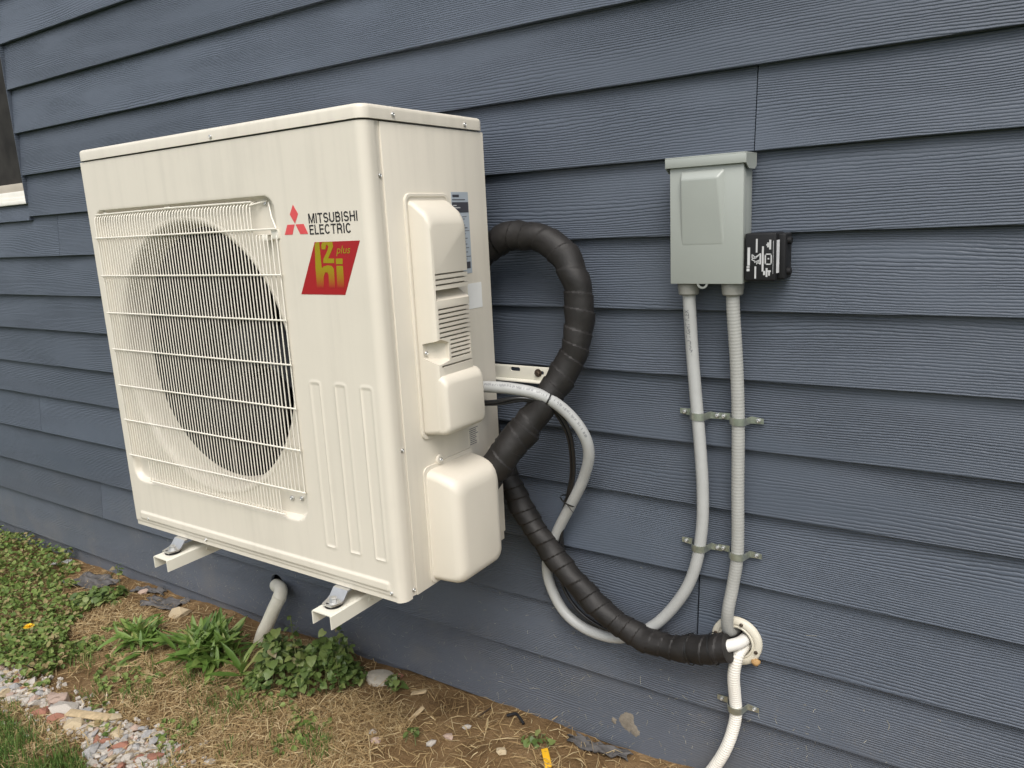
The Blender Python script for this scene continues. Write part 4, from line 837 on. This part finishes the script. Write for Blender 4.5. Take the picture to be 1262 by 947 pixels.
# dry straw
xy = []
while len(xy) < 62000:
    x = random.uniform(-2.2, 1.9); y = -abs(random.random()) ** 1.0 * 1.25 - 0.004
    if in_gravel(x, y) and random.random() < 0.86: continue
    if in_cover(x, y) and random.random() < 0.75: continue
    if y < -0.69 + 0.05 * math.sin(x * 5) and x < 0.15 and random.random() < 0.55: continue
    bare = noise.noise((x * 3.3, y * 3.3, 11)) + (0.55 if y > -0.13 else 0) + (0.38 if x > 0.42 and y > -0.22 - 0.1 * math.sin(x * 9) else 0)
    if bare > 0.16 and random.random() < 0.86: continue
    xy.append((x, y))
P = gpts(xy, 0.001); P[:, 2] += rng.uniform(0, 0.012, len(P)) * (rng.random(len(P)) ** 1.5)
scatter_strips('straw', 'straw', P, rng.uniform(0.018, 0.075, len(P)) * rng.uniform(0.6, 1.3, len(P)), rng.uniform(0.0011, 0.0026, len(P)), rng.uniform(-0.02, 0.28, len(P)), 0.5, seed=3)
# lawn grass in front of the gravel, plus sparse tufts
xy = []
while len(xy) < 30000:
    x = random.uniform(-2.2, 1.6); y = random.uniform(-1.6, -0.62)
    if random.random() < 0.45: x = random.uniform(-1.0, 0.2); y = random.uniform(-0.95, -0.64)
    if in_gravel(x, y): continue
    if x > 0.1 and y > -0.95 and random.random() < (x - 0.1) * 5: continue
    if y > -0.69 + 0.04 * noise.noise((x * 6, 1, 2)) and random.random() < 0.88: continue
    if noise.noise((x * 5, y * 5, 2)) > 0.12 and random.random() < 0.75: continue
    xy.append((x, y))
tufts = [(-0.30, -0.50), (-0.62, -0.46), (-0.72, -0.40), (-0.52, -0.42), (0.137, -0.336), (0.16, -0.40), (0.448, -0.332), (0.494, -0.36), (0.254, -0.318), (0.05, -0.36), (0.10, -0.45), (0.15, -0.55), (0.22, -0.62), (-0.15, -0.45), (0.40, -0.40), (-0.10, -0.33), (0.30, -0.47), (-0.80, -0.50), (-0.25, -0.34)]
for tx, ty in tufts:
    for _ in range(random.randint(30, 90)): xy.append((random.gauss(tx, 0.03), min(-0.02, random.gauss(ty, 0.025))))
P = gpts(xy)
scatter_strips('grass', 'grass', P, rng.uniform(0.015, 0.05, len(P)), rng.uniform(0.0012, 0.0030, len(P)), rng.uniform(0, 0.2, len(P)), 0.4, seed=5, upright=True)

def leaf_soup(name, mat, centers, size, seed, tilt=0.5, stems=True):
    r = np.random.default_rng(seed); V = []; F = []
    prof = [(0, 0), (0.25, 0.42), (0.6, 0.42), (1.0, 0.0), (0.6, -0.42), (0.25, -0.42)]
    for c in centers:
        s = size * r.uniform(0.55, 1.35); a = r.uniform(0, 2 * math.pi); t = r.normal(0.15, tilt); ro = r.normal(0, tilt)
        m3 = Matrix.Rotation(a, 3, 'Z') @ Matrix.Rotation(-t, 3, 'Y') @ Matrix.Rotation(ro, 3, 'X'); k = len(V)
        for (u, w_) in prof:
            q = m3 @ Vector((u * s - s * 0.3, w_ * s, -abs(w_) * s * -0.25 - 0.2 * s * u * u)); V.append((c[0] + q.x, min(-0.002, c[1] + q.y) if name == 'ground_cover' else c[1] + q.y, c[2] + q.z))
        F += [(k, k + 1, k + 2, k + 3), (k, k + 3, k + 4, k + 5)]
    me = bpy.data.meshes.new(name); me.from_pydata(V, [], F); me.materials.append(M[mat])
    o = bpy.data.objects.new(name, me); COL.objects.link(o); o['kind'] = 'stuff'; return o
cc = []
while len(cc) < 10800:
    x = random.uniform(-3.0, -0.55) if random.random() < 0.76 else random.uniform(-0.9, 0.6); y = random.uniform(-0.60, -0.006)
    if x > -0.55:
        if noise.noise((x * 6, y * 6, 21)) < 0.13 or y > -0.26: continue
        hh = 0.012
    else:
        if not in_cover(x, y):
            if noise.noise((x * 7, y * 7, 31)) < 0.28 or y > -0.2 and x > -1.1: continue
            hh = 0.012
        else: hh = 0.02 + 0.035 * max(0, noise.noise((x * 5, y * 5, 9)) + 0.35) + (0.03 if x < -1.3 and y > -0.25 else 0)
    cc.append((x, y, gzn(x, y) + 0.002 + hh * math.sqrt(random.random())))
leaf_soup('ground_cover', 'cover', cc, 0.017, 4)

# weeds with individual leaves
def lance_mesh(k):
    rs = []; n = 9; bend = (0.35, 0.7, 1.1)[k]; V = []; F = []
    for i in range(n):
        t = i / (n - 1); wd = 0.085 * (math.sin(math.pi * min(1, t * 0.93 + 0.07)) ** 0.75) * (0.35 + 0.65 * min(1, t * 3)) ; th = bend * t
        x = math.sin(th) / bend; z = -(1 - math.cos(th)) / bend
        wv = 0.012 * math.sin(i * 2.1 + k)
        V += [(x, wd, z + 0.03 + wv), (x, 0, z), (x, -wd, z + 0.03 - wv)]
    for i in range(n - 1):
        a = i * 3; F += [(a, a + 1, a + 4, a + 3), (a + 1, a + 2, a + 5, a + 4)]
    me = bpy.data.meshes.new('leaf'); me.from_pydata(V, [], F); me.materials.append(M['lance']); me.polygons.foreach_set('use_smooth', np.ones(len(F), dtype=bool)); return me
def heart_mesh(k):
    out = [(0, 0), (-0.12, 0.25), (-0.02, 0.45), (0.25, 0.50), (0.60, 0.36), (0.85, 0.14), (1.0, 0), (0.85, -0.14), (0.60, -0.36), (0.25, -0.50), (-0.02, -0.45), (-0.12, -0.25)]
    V = [(0.35, 0, 0)] + [(u, w_, 0.10 * abs(w_) * 2 - 0.18 * u * u + 0.05 * math.sin(i * 2.3 + k)) for i, (u, w_) in enumerate(out)]
    F = [(0, i + 1, (i + 1) % 12 + 1) for i in range(12)]
    me = bpy.data.meshes.new('leaf'); me.from_pydata(V, [], F); me.materials.append(M['heart']); me.polygons.foreach_set('use_smooth', np.ones(len(F), dtype=bool)); return me
LM = [lance_mesh(k) for k in range(3)]; HM = [heart_mesh(k) for k in range(3)]
def add_leaf(parent, me, p, az, el, roll, s):
    o = bpy.data.objects.new('leaf', me); COL.objects.link(o); o.parent = parent
    mt = Matrix.Translation(Vector(p) - Vector(parent.location)) @ Matrix.Rotation(az, 4, 'Z') @ Matrix.Rotation(-el, 4, 'Y') @ Matrix.Rotation(roll, 4, 'X') @ Matrix.Diagonal((s, s, s, 1))
    o.matrix_local = mt; return o
def lance_weed(x, y, n, size, label, spread=0.03, seed=0, group=None):
    r = random.Random(seed); z = gzn(x, y) - 0.004; t = thing('broadleaf_weed', label, 'weed', (x, y, z), group)
    for i in range(n):
        az = i * 2.399 + r.uniform(-0.3, 0.3); fr = i / n; el = 0.30 + 1.2 * fr ** 0.75 + r.uniform(-0.15, 0.15); s = size * (1.1 - 0.45 * fr) * r.uniform(0.7, 1.2)
        px, py = x + r.gauss(0, spread), y + r.gauss(0, spread * 0.7)
        if py + math.sin(az) * math.cos(el) * s > -0.006: s *= max(0.3, (-0.006 - py) / max(0.01, math.sin(az) * math.cos(el) * s))
        add_leaf(t, r.choice(LM), (px, py, z + 0.004 + r.random() * 0.02), az, el, r.uniform(-0.4, 0.4), s)
    return t
lance_weed(-0.445, -0.262, 105, 0.092, 'bushy green weed with pointed leaves farthest left of the two lance leaf clumps', 0.036, 3)
lance_weed(-0.155, -0.215, 170, 0.132, 'largest lance leaf weed clump in front of the drain pipe', 0.044, 4)
lance_weed(0.035, -0.235, 9, 0.135, 'few long dock leaves lying beside the heart leaf clump', 0.02, 8)
def heart_clump(cx, cy, rx, ry, ang, h, n, size, label, seed, extra=()):
    r = random.Random(seed); z0 = gzn(cx, cy); t = thing('creeping_weed', label, 'weed', (cx, cy, z0)); st = MB(); ca_, sa = math.cos(ang), math.sin(ang)
    for i in range(n):
        while True:
            u, w_ = r.uniform(-1, 1), r.uniform(-1, 1)
            if u * u + w_ * w_ < 1: break
        x, y = cx + ca_ * u * rx - sa * w_ * ry, min(-0.022, cy + sa * u * rx + ca_ * w_ * ry)
        dome = math.sqrt(max(0.03, 1 - u * u - w_ * w_)) * (0.72 + 0.95 * noise.noise((x * 11, y * 11, seed)))
        zz = gzn(x, y) + 0.008 + h * dome * (0.35 + 0.65 * r.random() ** 0.5)
        az = math.atan2(w_, u) + ang + r.gauss(0, 0.9)
        add_leaf(t, r.choice(HM), (x, y, zz), az, r.gauss(-0.30, 0.35), r.gauss(0, 0.35), size * r.uniform(0.6, 1.3))
        if i % 4 == 0: st.tube([(x + 0.01 * math.cos(i), y - 0.01, gzn(x, y) - 0.003), (x, y, zz)], 0.0011, 4)
    for (p, k) in extra:
        for i in range(k):
            f = i / max(1, k - 1); pp = (p[0] + 0.012 * math.sin(i * 2.1), p[1] + 0.01 * math.cos(i * 1.7), p[2] + p[3] * f)
            add_leaf(t, r.choice(HM), pp, i * 2.2, r.gauss(-0.2, 0.3), r.gauss(0, 0.3), size * (1.0 - 0.5 * f))
        st.tube([(p[0], p[1], gzn(p[0], p[1])), (p[0], p[1], p[2] + p[3])], 0.0014, 5)
    sto = st.build('stems', 'stem', t, 60); sto['kind'] = 'stuff'
    if n > 200:
        cs = []
        for i in range(620):
            a_ = r.uniform(0, 6.283); q = math.sqrt(r.random()); u, w_ = q * math.cos(a_), q * math.sin(a_)
            x, y = cx + ca_ * u * rx - sa * w_ * ry, min(-0.022, cy + sa * u * rx + ca_ * w_ * ry)
            dome = math.sqrt(max(0.03, 1 - u * u - w_ * w_)) * (0.72 + 0.95 * noise.noise((x * 11, y * 11, seed)))
            cs.append((x - cx, y - cy, gzn(x, y) - z0 + 0.005 + h * dome * r.uniform(0.3, 0.95)))
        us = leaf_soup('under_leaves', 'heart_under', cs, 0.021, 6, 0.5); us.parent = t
    return t
heart_clump(0.235, -0.160, 0.175, 0.088, 0.42, 0.175, 270, 0.0245, 'dense dark green heart leaf weed clump under the right bracket arm', 12, [((0.285, -0.062, 0.07, 0.105), 14), ((0.34, -0.085, 0.08, 0.05), 9), ((0.17, -0.14, 0.10, 0.09), 10), ((0.25, -0.20, 0.09, 0.08), 9), ((0.12, -0.20, 0.06, 0.08), 8), ((0.36, -0.15, 0.05, 0.07), 8)])
heart_clump(-0.900, -0.155, 0.10, 0.060, 0.5, 0.075, 130, 0.026, 'low round leafy weed clump by the wall left of the unit', 13, [((-0.93, -0.06, 0.03, 0.045), 8)])
heart_clump(0.500, -0.070, 0.022, 0.018, 0.0, 0.050, 24, 0.020, 'small single leafy sprig beside the flat pale stone', 14)
heart_clump(0.694, -0.215, 0.022, 0.016, 0.2, 0.018, 14, 0.015, 'tiny green seedling among pale pebbles in the straw', 15)
heart_clump(0.985, -0.090, 0.035, 0.016, 0.3, 0.022, 22, 0.016, 'two tiny green seedlings next to the yellow plastic tag', 16)
# dandelion
dx, dy = -0.855, -0.425; dzz = gzn(dx, dy)
dn_ = thing('dandelion', 'single yellow dandelion flower in the green ground cover', 'flower', (dx, dy, dzz))
MB().tube([(dx, dy, dzz), (dx + 0.006, dy, dzz + 0.05)], 0.0015, 5).build('stem', 'stem', dn_)
m = MB()
for ring, (n_, ln, el) in enumerate(((16, 0.017, 0.15), (13, 0.013, 0.6), (8, 0.008, 1.1))):
    for i in range(n_):
        a = 2 * math.pi * i / n_ + ring; c = Vector((dx + 0.006, dy, dzz + 0.05)); d = Vector((math.cos(a) * math.cos(el), math.sin(a) * math.cos(el), math.sin(el))); s_ = Vector((-math.sin(a), math.cos(a), 0)) * 0.0019
        m.add([c - s_ * 0.5, c + s_ * 0.5, c + d * ln + s_, c + d * ln - s_], [(0, 1, 2, 3)])
m.build('petals', 'yellow_petal', dn_, 0)

# gravel strip: bed plus single stones
bed = MB(); gxs = np.linspace(-1.6, 0.2, 73); rows = []
for x in gxs:
    hw = 0.05 + 0.015 * math.sin(x * 9 + 1); rows.append([(x, gy(x) + hw * t, gzn(float(x), float(gy(x) + hw * t)) + 0.0035 - 0.008 * abs(t) ** 3) for t in (-1, -0.5, 0, 0.5, 1)])
bed.rings(rows, False, False, False); gs = bed.build('gravel_strip', 'gravel_dirt', None, 180); gs['kind'] = 'structure'
def stone_mesh(seed, mat, flat):
    r = random.Random(seed); bm = bmesh.new(); bmesh.ops.create_icosphere(bm, subdivisions=1, radius=0.5)
    bmesh.ops.subdivide_edges(bm, edges=bm.edges[:], cuts=0)
    for v_ in bm.verts:
        q = v_.co.copy(); k = 1 + 0.55 * noise.noise(q * 2.2 + Vector((seed * 1.7, seed * 0.9, 0))); v_.co = Vector((q.x * k * (1 + 0.3 * r.random()), q.y * k * 0.75, q.z * k * flat))
    me = MB().bm(bm).mesh('stone'); me.materials.append(M[mat]); me.polygons.foreach_set('use_smooth', np.ones(len(me.polygons), dtype=bool)); me.set_sharp_from_angle(angle=R(28)); return me
SM = [stone_mesh(i, mt, 0.5) for i, mt in enumerate(['stone_white'] * 5 + ['stone_grey'] * 2 + ['stone_pink'] * 3 + ['stone_brick'] * 3 + ['stone_tan'] * 2)]
def stone(parent, me, p, size, rz, tilt=0.2, seed=0):
    o = bpy.data.objects.new('stone', me); COL.objects.link(o); o.parent = parent; o.location = p; o.rotation_euler = (random.gauss(0, tilt), random.gauss(0, tilt), rz); o.scale = (size, size, size); return o
placed = []; tries = 0
while len(placed) < 290 and tries < 20000:
    tries += 1; x = random.uniform(-1.05, 0.24); y = gy(x) + random.uniform(-0.11, 0.12)
    if not in_gravel(x, y): continue
    s = random.choice((0.014, 0.018, 0.022, 0.026, 0.032)) * (1.25 if x < 0 else 0.95)
    if any((x - a) ** 2 + (y - b2) ** 2 < (0.36 * (s + c)) ** 2 for a, b2, c in placed): continue
    placed.append((x, y, s)); stone(gs, random.choice(SM[:10] + SM[:7] + SM[10:12] + SM[13:]), (x, y, gzn(x, y) + 0.0025 + s * 0.10), s * 1.15, random.uniform(0, 6.3))
for (x, y, s, k, rz) in ((-0.375, -0.572, 0.075, 7, 0.2), (-0.30, -0.585, 0.085, 0, 0.35), (-0.29, -0.615, 0.06, 10, 0.5), (-0.235, -0.60, 0.058, 1, 0.4), (-0.19, -0.615, 0.06, 13, 0.4), (-0.105, -0.55, 0.042, 14, 0.3), (0.02, -0.60, 0.045, 11, 0.3), (0.13, -0.575, 0.04, 12, 0.8), (-0.36, -0.625, 0.05, 11, 0.3)):
    stone(gs, SM[k], (x, y, gzn(x, y) + 0.010), s, rz, 0.1)
m = MB(); m.box(-0.075, 0.075, -0.013, 0.013, -0.003, 0.003, 0.002); o = m.build('wood_splinter', 'wood_chip', None); o.location = (-0.180, -0.580, gzn(-0.18, -0.58) + 0.019); o.rotation_euler = (0.1, -0.05, 0.28)
tag(o, 'flat weathered wood splinter lying across the gravel strip', 'wood chip')
xyf = []
m = MB()
for _ in range(900):
    x = random.uniform(-1.5, 0.26); y = gy(x) + random.gauss(0, 0.05)
    s = random.uniform(0.0035, 0.008); bm = bmesh.new(); bmesh.ops.create_icosphere(bm, subdivisions=0 or 1, radius=s) if False else bmesh.ops.create_cube(bm, size=s * 1.5)
    rot = Matrix.Translation((x, y, gzn(x, y) + 0.004)) @ Matrix.Rotation(random.random() * 6, 4, 'Z') @ Matrix.Rotation(random.random() * 6, 4, 'X') @ Matrix.Diagonal((random.uniform(0.8, 1.4), 1, 0.7, 1))
    m.bm(bm, rot)
fg = m.build('fine_gravel', 'stone_white', gs, 0); fg['kind'] = 'stuff'

# loose stones and litter on the soil
def loose(name, x, y, s, k, label, cat, rz=0.3, mat=None, grp=None):
    me = SM[k].copy(); me.name = name
    if mat: me.materials.clear(); me.materials.append(M[mat])
    o = bpy.data.objects.new(name, me); COL.objects.link(o); o.location = (x, y, gzn(x, y) + s * 0.16); o.rotation_euler = (0.1, -0.08, rz); o.scale = (s, s, s); return tag(o, label, cat, grp)
fs = MB(); fs.rings([[(0.425 + sx * 0.046 * math.cos(a) * (1 + 0.12 * math.sin(2 * a + 1)), -0.048 + sx * 0.036 * math.sin(a), gzn(0.425, -0.048) + dz) for a in [2 * math.pi * k / 18 for k in range(18)]] for sx, dz in ((0.98, -0.01), (1.0, 0.008), (0.97, 0.0115), (0.9, 0.013))])
tag(fs.build('flat_stone', 'concrete', None), 'flat rounded pale stone lying against the wall beside the weeds', 'stone')
loose('brick_chip', 0.470, -0.024, 0.034, 10, 'small red brick chip at the foot of the wall', 'brick chip')
loose('pebble', 0.793, -0.124, 0.024, 2, 'pale angular pebble nearest the wall among the straw', 'pebble', 0.5)
loose('pebble', 0.775, -0.174, 0.026, 3, 'squarish pinkish pebble in the middle of the bare soil', 'pebble', 0.1, 'stone_pink')
loose('pebble', 0.750, -0.213, 0.027, 4, 'rounded cream pebble left of the squarish one', 'pebble', 1.0)
loose('pebble', 0.583, -0.247, 0.024, 0, 'white pointed pebble at the edge of the dry grass', 'pebble', 0.9)
loose('pebble', 0.614, -0.272, 0.027, 8, 'dull pink pebble half buried below the white pointed one', 'pebble', 0.2)
loose('pebble', 0.932, -0.165, 0.028, 13, 'tan pebble buried in straw left of the yellow tag', 'pebble', 0.3)
loose('pebble', 1.110, -0.145, 0.022, 1, 'whitish pebble right of the yellow tag', 'pebble', 0.3)
loose('pebble', 0.282, -0.524, 0.032, 1, 'bright white stone at the bottom edge of the straw', 'pebble', 0.8)
loose('brick_chip', 0.225, -0.545, 0.022, 11, 'red chip beside the bright white stone', 'brick chip', 0.8)
loose('rock', -0.505, -0.080, 0.075, 9, 'pinkish tan rock behind the lance leaf weeds', 'rock', 0.6, 'stone_tan')
loose('rock', -0.790, -0.050, 0.045, 7, 'small pink rock on bare soil next to the wall', 'rock', 0.6)
def chip(x, y, ln, wd, rz, label, mat='wood_chip', name='wood_chip', cat='wood chip', h=0.004):
    m = MB(); m.box(-ln / 2, ln / 2, -wd / 2, wd / 2, -h / 2, h / 2, h * 0.3); o = m.build(name, mat, None)
    for v_ in o.data.vertices: v_.co.z += 0.004 * math.sin(v_.co.x * 40); v_.co.y += 0.12 * wd * math.sin(v_.co.x * 90)
    o.location = (x, y, gzn(x, y) + 0.006); o.rotation_euler = (0.1, -0.1, rz); return tag(o, label, cat)
chip(0.585, -0.065, 0.046, 0.014, 0.3, 'pale wood chip on the soil right of the leafy sprig')
chip(0.645, -0.145, 0.050, 0.012, 1.4, 'wood chip pointing at the wall above the pebbles')
chip(0.800, -0.050, 0.045, 0.003, 1.2, 'thin dark twig lying on the soil near the wall', 'rusty', 'twig', 'twig', 0.003)
yt = MB(); yt.box(-0.028, 0.028, -0.0085, 0.0085, -0.002, 0.002, 0.0015); me = cut(yt.mesh('plastic_tag'), [cyl((0.018, 0, 0), 0.0035, 'z', 0.05)]); yo = link('plastic_tag', me, None, 'yellow_plastic', 30)
yo.location = (1.036, -0.128, gzn(1.036, -0.128) + 0.012); yo.rotation_euler = (0.12, 0.15, -0.85); tag(yo, 'yellow plastic tag with a hole lying on the straw', 'plastic tag')
bt = MB(); bt.tube(catmull([(0.870, -0.050, gzn(0.87, -0.05) + 0.010), (0.890, -0.040, gzn(0.89, -0.04) + 0.016), (0.905, -0.045, gzn(0.905, -0.045) + 0.012), (0.925, -0.055, gzn(0.925, -0.055) + 0.007)], 0.006), 0.0038, 8)
tag(bt.build('plastic_scrap', 'black_plastic', None), 'short black plastic scrap on the soil by the wall', 'plastic scrap')
def cloth(x, y, sx, sy, rz, label, seed, mat='fabric'):
    n = 14; V = []; F = []
    for j in range(n):
        for i in range(n):
            u, w_ = i / (n - 1) - 0.5, j / (n - 1) - 0.5; e = 1 + 0.4 * noise.noise((u * 4, w_ * 4, seed))
            px = x + (u * sx * math.cos(rz) - w_ * sy * math.sin(rz)) * e; py = min(-0.004, y + (u * sx * math.sin(rz) + w_ * sy * math.cos(rz)) * e)
            V.append((px, py, gzn(px, py) + 0.010 + 0.016 * noise.noise((u * 5 + seed, w_ * 5, 2)) + 0.006 * noise.noise((u * 14, w_ * 14, seed))))
    for j in range(n - 1):
        for i in range(n - 1): a = j * n + i; F.append((a, a + 1, a + n + 1, a + n))
    me = bpy.data.meshes.new('fabric_scrap'); me.from_pydata(V, [], F); o = link('fabric_scrap', me, None, mat, 60)
    md = o.modifiers.new('s', 'SOLIDIFY'); md.thickness = 0.0015
    return tag(o, label, 'fabric scrap')
cloth(-0.640, -0.060, 0.16, 0.07, 0.2, 'crumpled black weed barrier scrap behind the lance leaf weeds', 1)
cloth(-0.775, -0.030, 0.13, 0.035, 0.35, 'dark rolled weed barrier edge at the wall right of the leafy clump', 2)
cloth(-1.090, -0.085, 0.22, 0.10, 0.1, 'flat grey weed barrier piece left of the leafy clump', 3)
cloth(1.13, -0.035, 0.15, 0.035, 0.05, 'torn muddy weed barrier strip at the right end of the soil', 6)
cloth(-1.42, -0.040, 0.09, 0.03, 0.3, 'whitish plastic film scrap at the foot of the wall', 7, 'label_white')
# grass clippings stuck on the low boards
rc_ = random.Random(5); V = []; F = []
for i in range(520):
    x = rc_.uniform(-0.9, 1.9); z = abs(rc_.gauss(0.05, 0.16)) + 0.02
    if z > 0.6: continue
    k = min((kk for kk in L if L[kk] <= z), key=lambda kk: z - L[kk]); zb_, zt_ = L[k], L[k - 1]; y = 0.0160 * (z - zb_) / (zt_ - zb_) - 0.0011
    a = rc_.uniform(0, math.pi); ln = rc_.uniform(0.003, 0.014) * rc_.choice((0.6, 0.8, 1, 1.6)); cv = rc_.uniform(-0.35, 0.35); b0 = len(V)
    for t in (-0.5, 0, 0.5):
        aa = a + cv * t * 2; px, pz = x + math.cos(aa) * ln * t, z + math.sin(aa) * ln * t; nx_, nz_ = -math.sin(aa) * 0.00035, math.cos(aa) * 0.00035
        yy = 0.0160 * (pz - zb_) / (zt_ - zb_) - 0.0011; V += [(px - nx_, yy, pz - nz_), (px + nx_, yy, pz + nz_)]
    F += [(b0, b0 + 2, b0 + 3, b0 + 1), (b0 + 2, b0 + 4, b0 + 5, b0 + 3)]
me = bpy.data.meshes.new('grass_clippings'); me.from_pydata(V, [], F); me.materials.append(M['petiole']); o = bpy.data.objects.new('grass_clippings', me); COL.objects.link(o); o['kind'] = 'stuff'
